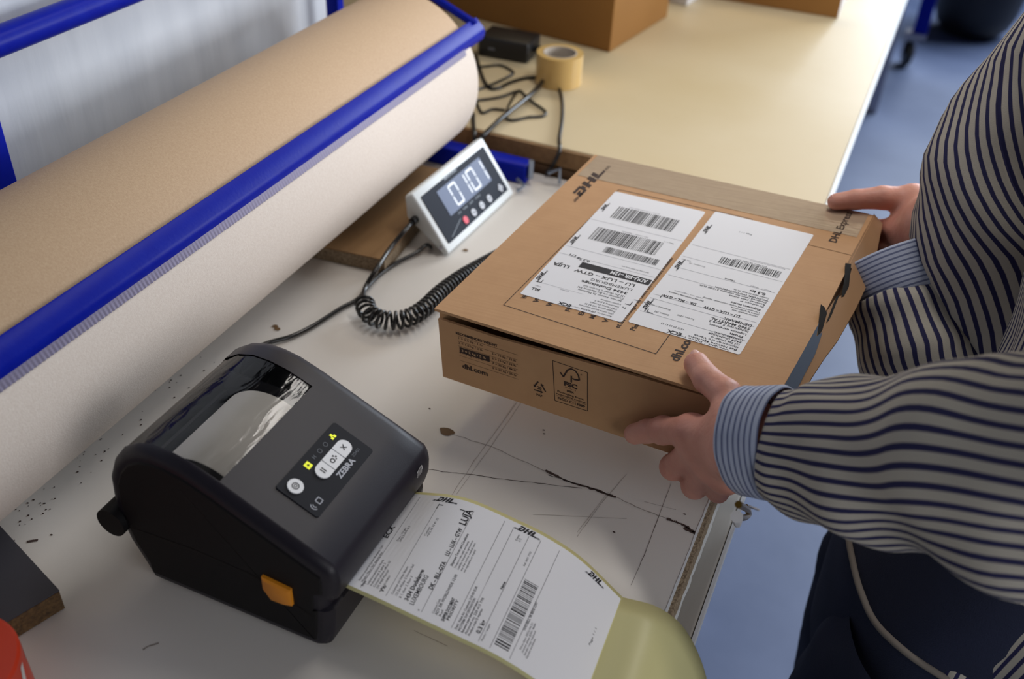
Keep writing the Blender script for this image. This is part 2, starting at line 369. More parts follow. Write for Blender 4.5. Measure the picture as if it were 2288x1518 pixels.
for rr_ in (RR + .0012, RR + .0004):
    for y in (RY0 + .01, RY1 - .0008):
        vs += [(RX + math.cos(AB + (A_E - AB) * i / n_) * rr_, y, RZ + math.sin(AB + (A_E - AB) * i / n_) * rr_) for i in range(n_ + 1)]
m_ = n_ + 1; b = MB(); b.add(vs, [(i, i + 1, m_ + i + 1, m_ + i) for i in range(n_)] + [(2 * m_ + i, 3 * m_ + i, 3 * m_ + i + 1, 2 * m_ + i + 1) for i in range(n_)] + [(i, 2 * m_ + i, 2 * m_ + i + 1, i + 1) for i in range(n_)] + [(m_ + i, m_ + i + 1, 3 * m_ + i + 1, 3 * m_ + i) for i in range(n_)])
lo_ = b.build('lit_lower_layer', mat('kraft_lit_tone', (220, 209, 198), .72, var=(500, (208, 194, 182), .9), bump=(900, .12)), rl, smooth=True, fixn=False); lo_['label'] = 'added paler layer for the brightly lit roll below the cutter bar'
# torn scraps under the blade
b = MB()
for (px, py, s_) in ((566, 462, 5), (518, 497, 2.5), (425, 566, 2)):
    c = None
    for xx in np.linspace(-.60, -.50, 400):
        q = onx(px, py, xx)
        if math.hypot(q[0] - RX, q[2] - RZ) <= RR + .001: c = q; break
    if c is not None:
        k = s_ * .001; b = MB(); b.add([c + np.array([.001, -k, .001]), c + np.array([.003, k, .002]), c + np.array([.004, k * .8, -k]), c + np.array([.0035, -k * .6, -k * .9])], [(0, 1, 2, 3)]); b.build('torn_scrap', mat('scrap', (214, 186, 164), .8), rl)

st = empty('paper_roll_dispenser', (RX, .4, 0), 'blue steel dispenser frame with long cutter bar holding the kraft paper roll', 'dispenser')
# cutter bar: tangent to the roll. The bar face is seen between two sight lines; lay it on the roll
def bar_pts(ang): return RX + math.cos(ang) * RR, RZ + math.sin(ang) * RR
wb = np.linalg.norm(p_lo - p_up)
prof = []
for (a, c) in [(0, -.0035), (.0005, -.0005), (.002, 0), (wb * .62, .0005), (wb * .80, -.0015), (wb * .93, -.0055), (wb, -.0095), (wb + .0006, -.0125), (wb - .004, -.0125), (wb - .004, -.008), (wb * .55, -.0035)]:
    q = p_up + tdir * a + nrm * c; prof.append(q)
BY0, BY1 = -.34, 1.19
b = MB(); n = len(prof); vs = [(q[0], y, q[1]) for y in (BY0, BY1) for q in prof]
b.add(vs, [tuple(range(n)), tuple(range(n, 2 * n))] + [(i, (i + 1) % n, n + (i + 1) % n, n + i) for i in range(n)])
b.build('cutter_bar', m_blue, st, smooth=True, ang=50)
a_lo = math.atan2(p_lo[1] - RZ, p_lo[0] - RX); cpt = lambda a, r: np.array([RX + math.cos(a) * r, RZ + math.sin(a) * r])
q0 = cpt(a_lo + .02, RR + .0045); q1 = cpt(a_lo - .066, RR + .0026)
b = MB(); vs = []; K = 700
for i in range(K + 1):
    y = BY0 + .03 + (BY1 - BY0 - .09) * i / K; e = .0006 * (i % 2)
    for (q, o_) in ((q0, 0), (q1, e), (q1 + nrm * -.0008, e), (q0 + nrm * -.0008, 0)): 
        w = q + tdir * o_; vs.append((w[0], y, w[1]))
fs = [(4 * i + k, 4 * i + (k + 1) % 4, 4 * i + 4 + (k + 1) % 4, 4 * i + 4 + k) for i in range(K) for k in range(4)]
b.add(vs, fs); b.build('blade', mat('blade_grey', (128, 122, 146), .55, .3), st)
# top tube, near post, far bracket, foot
b = MB(); b.tube([(-.765, -.5, .306), (-.765, 1.165, .306)], .0135, 16); b.build('top_tube', m_blue, st, smooth=True)
for y in (.56, 1.185):
    b = MB(); b.box((-.775, y - .05 if y < 1 else y - .008, .0005), (-.755, y + (.042 if y < 1 else .008), .294)); b.build('post', m_blue, st, bevel=.002)
for y in (-.33, 1.175):   # arm from the post out to the bar
    q = p_up + tdir * wb * .5; b = MB(); y1 = y if y < 0 else y + .003
    b.tube([(-.765, y1, .255), (-.70, y1, .262), (q[0] - .004, y1, q[1] + .004)], .0055, 8); b.build('bar_arm', m_blue, st, smooth=True)
for y in (-.28, 1.142 + .02):
    b = MB(); b.box((-.79, y - .014, .0005), (-.452, y + .014, .028)); b.build('foot', m_blue, st, bevel=.003)
    b = MB(); b.tube([(RX, y - .012, .03), (RX, y + .012, .03)], .02, 16); b.build('roller', m_steel, st, smooth=True)
b = MB(); b.tube([(-.447, 1.155, .010), (-.447, 1.155, .036)], .004, 10); b.tube([(-.425, 1.165, .018), (-.41, 1.17, .026), (-.409, 1.17, .004)], .0025, 8); b.tube([(-.46, 1.14, .012), (-.445, 1.13, .010), (-.452, 1.12, .004)], .0022, 8)
b.build('bolt', mat('zinc', (150, 160, 176), .3, .8), st, smooth=True)

# ------------------------------------------------------------------ loose boards
m_wood = mat('stained_board', (156, 122, 82), .55, var=((60, 5, 5), (124, 92, 56), .8))
bd = empty('chipboard_offcut', (-.62, .98, 0), 'brown stained chipboard offcut lying under the paper roll beside the scale display', 'board')
c1 = onz(860, 612); c2 = onz(712, 580)
rot = math.atan2(c1[1] - c2[1], c1[0] - c2[0])
def bf(x, y, z): return (c1[0] + x * math.cos(rot) - y * math.sin(rot), c1[1] + x * math.sin(rot) + y * math.cos(rot), z)
b = MB(); b.box((-.24, 0, .0005), (0, .245, .0175), 0, bf); b.build('core', m_chip, bd)
b = MB(); b.box((-.24, 0.0003, .0176), (-.0003, .245, .019), 0, bf); b.build('veneer', m_wood, bd)
c1 = onz(152, 1330)
bd = empty('grey_board', (c1[0] - .1, c1[1] - .1, 0), 'dark grey laminated board with raw chipboard edge at the near left of the table', 'board')
rot = math.atan2((onz(0, 1180) - c1)[1], (onz(0, 1180) - c1)[0]) - math.pi
c1t = onz(132, 1318, .022); rot2 = -.02
e1 = onz(5, 1180, .022); dd = (c1t - e1)[:2]; dd = dd / np.linalg.norm(dd); nn_ = np.array([dd[1], -dd[0]])
def gf(x, y, z): p = c1t[:2] + dd * x + nn_ * y; return (p[0], p[1], z)
b = MB(); b.box((-.13, .0003, .0005), (0, .16, .020), 0, gf); b.build('core', mat('dark_chip', (120, 92, 56), .9, bump=(600, .8), var=(300, (60, 44, 28), .9)), bd)
b = MB(); b.box((-.13, 0, .0201), (-.0003, .16, .0215), 0, gf); b.build('laminate', mat('dark_laminate', (60, 60, 68), .5), bd)
# red tape roll in the near left corner
c = onz(-78, 1592, .0); rt = empty('tape_roll', (c[0], c[1], 0), 'orange red roll with white marks at the near left corner of the table', 'tape')
b = MB(); b.lathe((c[0], c[1], .0008), (0, 0, 1), [(.030, 0), (.045, 0), (.047, .002), (.047, .048), (.045, .05), (.030, .05), (.030, 0)], 64); b.build('winding', mat('orange_red_tape', (206, 58, 28), .35), rt, smooth=True)
b = MB()
for k in range(14):
    a0 = k * .45; b.add([(c[0] + .0473 * math.cos(a), c[1] + .0473 * math.sin(a), z) for (a, z) in ((a0, .03), (a0 + .12, .03), (a0 + .2, .044), (a0 + .1, .044))], [(0, 1, 2, 3)])
b.build('mark', m_white, rt)

# ------------------------------------------------------------------ label printer
pr = empty('label_printer', (-.37, .457, 0), 'charcoal desktop label printer with window and keypad, printing the label strip', 'printer')
PROF = [(-.448, .001), (-.297, .001), (-.288, .006), (-.2845, .020), (-.2820, .048), (-.286, .050), (-.286, .058), (-.2790, .061), (-.2765, .070), (-.276, .082), (-.2775, .089), (-.2815, .0955),
        (-.306, .107), (-.340, .1225), (-.371, .1368), (-.381, .1408), (-.395, .1460), (-.410, .1490), (-.425, .1495), (-.440, .1455), (-.454, .1365), (-.465, .122), (-.472, .105), (-.474, .085), (-.473, .062), (-.468, .040), (-.458, .018)]
PP = np.array(PROF); nP = len(PP); Y0, Y1 = .3815, .5335
def pnorm():
    out = []
    for i in range(nP):
        t = PP[(i + 1) % nP] - PP[i - 1]; t /= np.linalg.norm(t); out.append([-t[1], t[0]])
    return np.array(out)   # inward normals (polygon runs counter clockwise)
PN = pnorm()
def ring(y, ins): return [(p[0], y, p[1]) for p in (PP + PN * ins)]
WS0, WS1 = 14, 22   # profile span of the window
YW0, YW1 = .3898, .5085
st_ = [(Y0, .0085), (Y0 + .0006, .0055), (Y0 + .0025, .0028), (Y0 + .005, .0010), (Y0 + .0075, 0), (YW0, 0), (YW1, 0), (Y1 - .012, 0), (Y1 - .007, .0010), (Y1 - .003, .0034), (Y1 - .0008, .0066), (Y1, .0105)]
b = MB(); vs = []
for (y, i_) in st_: vs += ring(y, i_)
fs = []; mis = []
for s_ in range(len(st_) - 1):
    for k in range(nP):
        if s_ == 5 and WS0 <= k < WS1: continue
        fs.append((s_ * nP + k, s_ * nP + (k + 1) % nP, (s_ + 1) * nP + (k + 1) % nP, (s_ + 1) * nP + k))
fs.append(tuple(range(nP))[::-1]); fs.append(tuple((len(st_) - 1) * nP + k for k in range(nP)))
b.add(vs, fs); b.build('housing', m_print, pr, smooth=True, ang=35)
# side cheeks (darker)
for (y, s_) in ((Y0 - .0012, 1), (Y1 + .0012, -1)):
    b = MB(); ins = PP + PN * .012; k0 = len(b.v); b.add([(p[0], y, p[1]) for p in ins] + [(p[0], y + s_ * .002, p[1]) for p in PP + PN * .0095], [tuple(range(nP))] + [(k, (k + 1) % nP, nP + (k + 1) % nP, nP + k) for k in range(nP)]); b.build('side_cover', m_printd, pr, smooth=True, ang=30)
b = MB(); y = Y0 - .0016   # parting line along the side
Lp = [(-.459, .058), (-.40, .062), (-.35, .060), (-.335, .057), (-.31, .044), (-.296, .040)]
for i in range(len(Lp) - 1):
    a, c_ = Lp[i], Lp[i + 1]; b.add([(a[0], y, a[1] - .0004), (c_[0], y, c_[1] - .0004), (c_[0], y, c_[1] + .0004), (a[0], y, a[1] + .0004)], [(0, 1, 2, 3)])
b.build('parting_line', m_dark, pr)
# lid ridge line running from side to front
m_win = bpy.data.materials.new('tinted_window'); m_win.use_nodes = True; nt = m_win.node_tree; nt.nodes.clear()
o_ = nt.nodes.new('ShaderNodeOutputMaterial'); mx = nt.nodes.new('ShaderNodeMixShader'); tr = nt.nodes.new('ShaderNodeBsdfTransparent'); gl = nt.nodes.new('ShaderNodeBsdfGlossy'); fr = nt.nodes.new('ShaderNodeFresnel')
tr.inputs[0].default_value = (.93, .93, .94, 1); gl.inputs['Roughness'].default_value = .10; fr.inputs[0].default_value = 1.4
nz = nt.nodes.new('ShaderNodeTexNoise'); nz.inputs['Scale'].default_value = 38; nz.inputs['Detail'].default_value = 3; nz.inputs['Distortion'].default_value = 1.5
tc = nt.nodes.new('ShaderNodeTexCoord'); mp = nt.nodes.new('ShaderNodeMapping'); mp.inputs['Scale'].default_value = (1, .35, 1); nt.links.new(tc.outputs['Object'], mp.inputs[0]); nt.links.new(mp.outputs[0], nz.inputs['Vector'])
bp = nt.nodes.new('ShaderNodeBump'); bp.inputs['Strength'].default_value = .35; bp.inputs['Distance'].default_value = .004; nt.links.new(nz.outputs[0], bp.inputs['Height'])
nt.links.new(bp.outputs[0], gl.inputs['Normal']); nt.links.new(bp.outputs[0], fr.inputs['Normal'])
nt.links.new(fr.outputs[0], mx.inputs[0]); nt.links.new(tr.outputs[0], mx.inputs[1]); nt.links.new(gl.outputs[0], mx.inputs[2]); nt.links.new(mx.outputs[0], o_.inputs[0])
b = MB(); ws = PP[WS0:WS1 + 1] + PN[WS0:WS1 + 1] * .0008; n = len(ws)
b.add([(p[0], y, p[1]) for y in (YW0, YW1) for p in ws], [(i, i + 1, n + i + 1, n + i) for i in range(n - 1)]); b.build('window', m_win, pr, smooth=True, ang=0)
b = MB(); b.box((-.462, .3875, .03), (-.37, .3885, .122)); b.box((-.462, .5095, .03), (-.37, .5105, .122)); b.box((-.462, .3885, .03), (-.459, .5095, .10)); b.box((-.368, .3885, .03), (-.366, .5095, .12)); b.build('media_bay', mat('bay_dark', (46, 44, 50), .6), pr)
b = MB(); b.lathe((-.400, .402, .086), (0, 1, 0), [(.013, 0), (.047, 0), (.0475, .001), (.0475, .086), (.047, .087), (.013, .087), (.013, 0)], 64)
lr = b.build('label_roll', mat('label_roll_paper', (236, 232, 222), .6), pr, smooth=True)
for y in (.397, .492):
    b = MB(); b.lathe((-.400, y - .002, .086), (0, 1, 0), [(0.001, 0), (.028, 0), (.028, .004), (.001, .004)], 24); b.build('roll_holder', mat('holder_grey', (70, 70, 74), .5), pr, smooth=True)
# hinge knobs
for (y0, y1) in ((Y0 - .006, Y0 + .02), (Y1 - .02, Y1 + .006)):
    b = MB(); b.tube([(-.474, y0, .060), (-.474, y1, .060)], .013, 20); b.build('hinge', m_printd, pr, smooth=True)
# orange latch on both sides
for s_ in (-1, 1):
    yb = Y0 - .0012 if s_ < 0 else Y1 + .0012
    L_ = [(-.337, .066), (-.3125, .0635), (-.3125, .046), (-.320, .0435), (-.331, .043), (-.337, .052)]
    b = MB(); n = len(L_); cx, cz = -.3245, .054
    vs = [(x, yb, z) for (x, z) in L_] + [(x, yb + s_ * .0025, z) for (x, z) in L_] + [(cx + (x - cx) * .8, yb + s_ * .0038, cz + (z - cz) * .8) for (x, z) in L_]
    b.add(vs, [tuple(range(2 * n, 3 * n))] + [(i + a * n, (i + 1) % n + a * n, (i + 1) % n + (a + 1) * n, i + (a + 1) * n) for i in range(n) for a in (0, 1)])
    b.build('release_latch', m_orange, pr, smooth=True, ang=30)
# keypad on the sloping lid: frame a = up the slope, y along the width
sa = np.array([-.084, .039]); sa /= np.linalg.norm(sa); sn = np.array([.039, .084]); sn /= np.linalg.norm(sn)
def lid(h):
    return lambda y, a: (-.281 + sa[0] * a + sn[0] * h, y, .0955 + sa[1] * a + sn[1] * h)
K_ = lid(.0007)
kp = MB(); pts = [(.4135, .0290), (.490, .0290), (.4915, .0305), (.4915, .0655), (.490, .067), (.4135, .067), (.412, .0655), (.412, .0305)]
kp.add([K_(*p) for p in pts] + [lid(-.001)(*p) for p in pts], [tuple(range(8))] + [(i, (i + 1) % 8, 8 + (i + 1) % 8, 8 + i) for i in range(8)])
I_ = lid(.0009)
put_text(kp, I_, 'ZEBRA', .4515, .0345, .0046, width=.0215, bold=.03, mi=1); put_text(kp, I_, 'ZD421', .4748, .0375, .0022, width=.009, mi=2)
def ringl(mb, fn, cy, ca, r, w, mi, n=18, a0=0, a1=2 * math.pi):
    for i in range(n):
        t0 = a0 + (a1 - a0) * i / n; t1 = a0 + (a1 - a0) * (i + 1) / n
        put_line(mb, fn, (cy + r * math.cos(t0), ca + r * math.sin(t0)), (cy + r * math.cos(t1), ca + r * math.sin(t1)), w, mi)
for (cy, ca) in ((.4688, .0602), (.4608, .0602)): ringl(kp, I_, cy, ca, .0018, .0004, 2)
put_text(kp, I_, 'H', .4515, .0588, .003, mi=2)
ringl(kp, I_, .419, .0363, .0032, .0006, 1, 10, 2.0, 4.3); ringl(kp, I_, .4195, .0363, .0018, .0006, 1, 8, 2.0, 4.3); ringl(kp, I_, .4245, .0363, .0030, .0007, 1, 4, .78, 7.06)
kpo = kp.build('keypad', [m_panel, mat('keypad_print', (176, 178, 186), .6), m_gry], pr)
def cell(mb, cy, ca, s, mi): put_rect(mb, I_, cy - s, ca - s, cy + s, ca + s, mi)
b = MB(); cell(b, .4789, .0617, .0011, 0); cell(b, .4774, .0592, .0011, 0); cell(b, .4804, .0592, .0011, 0); put_line(b, I_, (.4774, .0605), (.4804, .0605), .0005, 0); b.build('network_light', m_ylw, kpo)
b = MB(); 
for (a, c_) in ((0, .0028), (1, .0028)): pass
put_rect(b, I_, .4412, .0568, .4466, .0622, 0); b.build('status_light', m_ylw, kpo)
b = MB(); put_rect(b, lid(.0011), .4428, .0591, .4450, .0599, 0); put_rect(b, lid(.0011), .4435, .0584, .4443, .0606, 0); b.build('status_symbol', m_panel, kpo)
B0_, B1_ = lid(.0007), lid(.0018)
def button(name, outline, icon):
    n = len(outline); mb = MB(); mb.add([B0_(*p) for p in outline] + [B1_(*p) for p in outline], [tuple(range(n, 2 * n))] + [(i, (i + 1) % n, n + (i + 1) % n, n + i) for i in range(n)], 0)
    icon(mb, lid(.0020)); return mb.build(name, [m_btn, m_ink], kpo)
def rr(y0, y1, a0, a1, left=0, right=0, r=.0012):
    out = []; R_ = (a1 - a0) / 2
    if right: out += [(y1 - R_ + R_ * math.cos(t), (a0 + a1) / 2 + R_ * math.sin(t)) for t in np.linspace(-math.pi / 2, math.pi / 2, 11)]
    else: out += [(y1, a0), (y1, a1)]
    if left: out += [(y0 + R_ + R_ * math.cos(t), (a0 + a1) / 2 + R_ * math.sin(t)) for t in np.linspace(math.pi / 2, 3 * math.pi / 2, 11)]
    else: out += [(y0, a1), (y0, a0)]
    return out
button('pause_button', rr(.4410, .4538, .0418, .0545, left=1), lambda m, f: (put_rect(m, f, .4464, .0455, .0, 0) if 0 else None, put_rect(m, f, .4462, .0458, .4470, .0508, 1), put_rect(m, f, .4482, .0458, .4490, .0508, 1)))
button('feed_button', rr(.4547, .4680, .0418, .0545), lambda m, f: (ringl(m, f, .4598, .0478, .0017, .0008, 1), put_rect(m, f, .4626, .0492, .4640, .0506, 1), put_rect(m, f, .4640, .0474, .4654, .0488, 1), put_rect(m, f, .4626, .0462, .4636, .0472, 1)))
button('cancel_button', rr(.4689, .4830, .0418, .0545, right=1), lambda m, f: (put_line(m, f, (.4740, .0462), (.4778, .0502), .0008, 1), put_line(m, f, (.4740, .0502), (.4778, .0462), .0008, 1)))
button('power_button', [(.4222 + .0062 * math.cos(t), .0562 + .0062 * math.sin(t)) for t in np.linspace(0, 2 * math.pi, 25)[:-1]], lambda m, f: (ringl(m, f, .4222, .0562, .0026, .0007, 1), ringl(m, f, .4222, .0562, .0012, .0005, 1)))
# small emblem on the front face
b = MB(); F_ = lambda y, z: (-.2756, y, z)
for k in range(4): put_line(b, F_, (.5045 + k * .0021, .081), (.5052 + k * .0021, .0865), .0008, 0)
put_line(b, F_, (.5035, .0865), (.5105, .089), .0011, 0); put_line(b, F_, (.511, .089), (.5125, .084), .0010, 0)
b.build('emblem', mat('emblem_white', (196, 192, 190), .6), pr)
b = MB(); b.box((-.2870, .402, .0505), (-.2845, .512, .0575)); b.build('paper_slot', m_dark, pr)

# ------------------------------------------------------------------ label strip coming out of the printer
FAR = [(-.285, .0575), (-.25, .069), (-.226, .072), (-.193, .068), (-.165, .063), (-.135, .051), (-.099, .024)]
NEAR = [(-.285, .0555), (-.252, .053), (-.226, .050), (-.190, .046), (-.160, .042), (-.13, .032), (-.096, .012)]
FAR2 = [(-.099, .024), (-.070, .027), (-.046, .012), (-.024, -.03), (-.014, -.08), (-.012, -.16)]
NEAR2 = [(-.096, .012), (-.068, .020), (-.044, .006), (-.024, -.035), (-.014, -.085), (-.012, -.165)]
def dense(P):
    Q = np.array([p for p in spline([(a, 0, c_) for a, c_ in P], 12)])[:, [0, 2]]; d = np.r_[0, np.cumsum(np.linalg.norm(np.diff(Q, axis=0), axis=1))]; return Q, d / d[-1], d[-1]
(QF, dF, LF), (QN, dN, LN) = dense(FAR), dense(NEAR); (QF2, dF2, LF2), (QN2, dN2, LN2) = dense(FAR2), dense(NEAR2)
def strip(s, t, h=0, part=0):
    """s along (mm), t across (mm) -> world, h lift (m)"""
    qf, df, L, qn, dn = (QF, dF, .1991, QN, dN) if part == 0 else (QF2, dF2, LF2, QN2, dN2)
    def pt(s_): 
        u = min(max(s_, 0), 1); f_ = np.array([np.interp(u, df, qf[:, i]) for i in (0, 1)]); n_ = np.array([np.interp(u, dn, qn[:, i]) for i in (0, 1)]); return n_ * (1 - t / 100) + f_ * t / 100
    u = s / 1000 / L; a = pt(u); e = pt(u + .01) - pt(u - .01); e /= np.linalg.norm(e)
    p = a + np.array([-e[1], e[0]]) * h; return (p[0], .406 + t / 1000, p[1])
ls = empty('label_strip', (-.19, .456, 0), 'freshly printed white label strip on yellow liner curling out of the printer', 'label')
def sheet(s0, s1, t0, t1, h, th, part, ns, nt_):
    mb = MB(); G = [[strip(s0 + (s1 - s0) * i / ns, t0 + (t1 - t0) * j / nt_, h, part) for j in range(nt_ + 1)] for i in range(ns + 1)]
    G2 = [[strip(s0 + (s1 - s0) * i / ns, t0 + (t1 - t0) * j / nt_, h - th, part) for j in range(nt_ + 1)] for i in range(ns + 1)]
    vs = [p for r_ in G for p in r_] + [p for r_ in G2 for p in r_]; o = (ns + 1) * (nt_ + 1); m = nt_ + 1
    fs = [(i * m + j, i * m + j + 1, (i + 1) * m + j + 1, (i + 1) * m + j) for i in range(ns) for j in range(nt_)]
    fs += [tuple(o + a for a in f)[::-1] for f in fs]
    fs += [(i * m, (i + 1) * m, o + (i + 1) * m, o + i * m) for i in range(ns)] + [(i * m + nt_, o + i * m + nt_, o + (i + 1) * m + nt_, (i + 1) * m + nt_) for i in range(ns)]
    mb.add(vs, fs, 0); return mb
sheet(-1, 199.1, -2.8, 102.8, .0001, .0002, 0, 50, 6).build('liner', m_liner, ls, smooth=True, fixn=False, ang=0)
sheet(0, LF2 * 1000 * .99, -2.8, 102.8, .0001, .0002, 1, 50, 6).build('liner', m_liner, ls, smooth=True, fixn=False, ang=0)
b = sheet(3.0, 198, 0, 100, .00030, .00015, 0, 50, 6)
P_ = lambda s, t: strip(s, t, .00042)
UP = (0, 1)   # reading direction along +t ; up = toward the printer (-s)
def T(txt, s, t, h, w=None, bold=0.0, mi=1): put_text(b, P_, txt, s, t, h, UP, w, bold, mi)
for (s, t0, t1) in ((12.8, 2, 97), (33.2, 4, 93), (62.8, 4, 94), (88, 3, 97), (96.5, 45, 94), (110, 3, 94), (119.5, 2, 95.5), (135.6, 2, 96)): put_line(b, P_, (s, t0), (s, t1), .35, 2, 8)
put_line(b, P_, (96.5, 3), (96.5, 45), .2, 2, 4)
for (s0_, L_) in ((25.5, 22), (96, 22.5), (160.5, 20)): flyer_logo(b, P_, s0_, 94.8, L_, 4.6, (1, 0))
for (s, t) in ((33.2, 91.5), (56, 91.5)):
    put_line(b, P_, (s, t), (s, t - 4), .8, 1); put_line(b, P_, (s, t), (s + (4 if s < 40 else -4), t), .8, 1)
T('LUJA', 62.0, 79.5, 5.4, 14.5, .03); T('LU – LUX – GTW', 61.5, 51.5, 3.3, 25, .03); T('DK – BLL–GTA', 62.3, 22.5, 3.3, 24, .03)
T('LUXEMBOURG', 55.2, 6, 3.6, 25, .012); T('3434 Dudelange', 50.0, 7, 3.2, 27, .03)
for i, (s, w, tx) in enumerate(((28.5, 13, 'Ship to contact'), (32.5, 3, ' '), (37.5, 25, 'Customer c/o Vente Nature'), (40.8, 28, '132 Zae Wolser G Entrance Sud'), (44.3, 19, 'B 1, door 2, floor 3'))): T(tx, s, 7, 1.9, w)
T('To', 29.8, 5, 2.4, 6.5, .03)
for i, (s, w, tx) in enumerate(((9.6, 36, 'Shipment created by Express Worldwide 12:00'), (12.3, 30, 'Weight / Piece / Ref. shipping date'), (17.0, 24, 'Logistics warehouse North'), (19.6, 22, 'Industrivej 5 gate 2'), (22.4, 25, 'Contact phone office 62'), (25.2, 17, 'DK 5960 Marstal'))): T(tx, s, 6.5, 1.7, w)
T('From', 14.2, 3.5, 1.9, 5, .03)
put_rect(b, P_, 2.9, 49.6, 3.1, 49.7, 1)
T('ECX', 8.6, 50, 4.4, 13, .03); T('Date / Origin', 18.2, 50, 1.5, 14); T('2022-04-21', 20.6, 50, 1.6, 16)
T('Contact:', 37.0, 61, 1.6, 9); T('+352 20 33 41 22', 39.4, 61, 1.7, 18)
T('Shipment Terms and Conditions', 67.6, 45.5, 1.9, 29, .015)
for i in range(4): T(('Transport rules apply worldwide', 'Liability limited by agreement', 'see the carrier waybill text', 'not negotiable air waybill')[i], 70.6 + i * 2.6, 45, 1.5, (24, 26, 25, 20)[i])
T('Content Code', 71.5, 7, 1.7, 12); T('ADY SIR WORLDWIDE 12:00', 74.4, 7, 2.2, 34, .01); T('Ref.', 77.2, 7, 1.7, 6); T('SHIPPER DOCUMENT', 81.0, 5, 2.5, 19, .03); T('PRIORITY', 84.0, 7, 2.2, 17, .02); T('x', 61.0, 4, 2, 1.5)
for i in range(5): T(('Decl. Value for Customs 210.00 EUR', 'INCOTERM: DAP DESTINATION', 'Receiver pays duties and taxes', 'Account no. 220 415 778', 'Product code D express')[i], 92 + i * 2.7, 3.5, 1.8, (36, 27, 26, 30, 22)[i], .01)
T('0.3 kg', 108.6, 8, 3.2, 10.5, .03); T('Pieces / weight', 112.8, 4, 1.5, 14); T('Name', 109.4, 45.5, 2.0, 6.5, .03); T('Ref: 0421 7733', 117.0, 70, 1.5, 13); T('Date:', 103.2, 86, 1.5, 6); T('1/1', 106, 86, 2.2, 3)
barcode(b, P_, 121.2, 6.2, 132.6, 61.3, axis=1, seed=5, unit=.42)
T('WAYBILL 98 8856 5397', 136.0 + 1.4, 26, 2.2, 24, .01)
for i in range(4): T(('Print date 2022-04-21', 'license plate JD01 4600', 'Sender copy retained', 'Express worldwide')[i], 140.4 + i * 2.2, 12 - i, 1.4, (22, 24, 20, 16)[i])
T('Page 1 / 1', 187.8, 49, 1.7, 15)
b.build('printed_label', [m_paper, m_ink, m_inkg], ls, smooth=False, fixn=False)

# ------------------------------------------------------------------ scale display
sd = empty('scale_display', (-.50, 1.02, 0), 'silver wedge shaped digital scale display showing four digits above a red button', 'scale display')
A1 = onz(1003, 570, .004); A2 = onz(1150, 432, .004)      # lower front corners
A3 = onz(909, 443, .074); A4 = onz(1062, 317, .074)       # upper corners of the face
ey = (A2 - A1); LY = np.linalg.norm(ey); ey /= LY; up_ = (A3 + A4) / 2 - (A1 + A2) / 2; up_ -= ey * up_.dot(ey); LU = np.linalg.norm(up_); eu = up_ / LU; en = np.cross(ey, eu); 
if en[2] < 0: en = -en
o3 = (A1 + A2) / 2 - ey * LY / 2
def fd(h):   # a along the face (mm), b up the face (mm)
    return lambda a, q: tuple(o3 + ey * a / 1000 + eu * q / 1000 + en * h / 1000)
Ly, Lu = LY * 1000, LU * 1000
bk = np.array([-.030, 0, 0]); 
def dn(p, z=.0008): return np.array([p[0], p[1], z])
f00, f10, f11, f01 = [np.array(fd(0)(*q)) for q in ((0, 0), (Ly, 0), (Ly, Lu), (0, Lu))]
b = MB(); g00, g10 = dn(f00), dn(f10); h01, h11 = f01 + bk, f11 + bk; k01, k11 = dn(f01 + bk * 1.0), dn(f11 + bk * 1.0)
side = lambda F0, G0, F1, H1, K1: [G0, F0, F1, H1, K1]
kq = ony(908, 486, float(f01[1])) - f01; hq = np.array([-.010, 0, -.006]); gq = np.array([-.006, 0, 0])
S0 = [g00 + gq, f00, f01, f01 + hq, f01 + kq]; S1 = [g10 + gq, f10, f11, f11 + hq, f11 + kq]
b.add(S0 + S1, [tuple(range(5)), tuple(range(5, 10))] + [(i, (i + 1) % 5, 5 + (i + 1) % 5, 5 + i) for i in range(5)])
b.build('housing', m_silver, sd, bevel=.003)
def rrect(mb, fn, fb, x0, y0, x1, y1, r, mi=0, n=5):
    pts = []
    for (cx, cy, a) in ((x1 - r, y0 + r, -90), (x1 - r, y1 - r, 0), (x0 + r, y1 - r, 90), (x0 + r, y0 + r, 180)):
        for i in range(n + 1):
            t = math.radians(a + 90 * i / n); pts.append((cx + r * math.cos(t), cy + r * math.sin(t)))
    m = len(pts); mb.add([fn(*p) for p in pts] + [fb(*p) for p in pts], [tuple(range(m))] + [(i, (i + 1) % m, m + (i + 1) % m, m + i) for i in range(m)], mi)
ex = Ly * .055; b = MB(); rrect(b, fd(.8), fd(-1), ex, ex, Ly - ex, Lu - ex, 2)
put_text(b, fd(1.0), 'BENCH SCALE', Ly * .36, Lu * .855, 3.0, width=Ly * .17, bold=.02, mi=1); put_text(b, fd(1.0), 'ON    TARE    UNIT    HOLD', Ly * .30, Lu * .34, 2.2, width=Ly * .32, mi=1)
put_line(b, fd(1.0), (Ly * .12, Lu * .16), (Ly * .30, Lu * .28), .5, 1)
fp = b.build('face_panel', [m_face, mat('face_print', (170, 180, 190), .6)], sd)
lx0, ly0, lx1, ly1 = Ly * .22, Lu * .40, Ly * .83, Lu * .80
b = MB(); rrect(b, fd(1.1), fd(0), lx0, ly0, lx1, ly1, 1); lcd = b.build('lcd_window', m_lcd, sd)
SEG = {'0': 'abcdef', '1': 'bc'}
b = MB(); dw, dh = Ly * .085, Lu * .30; 
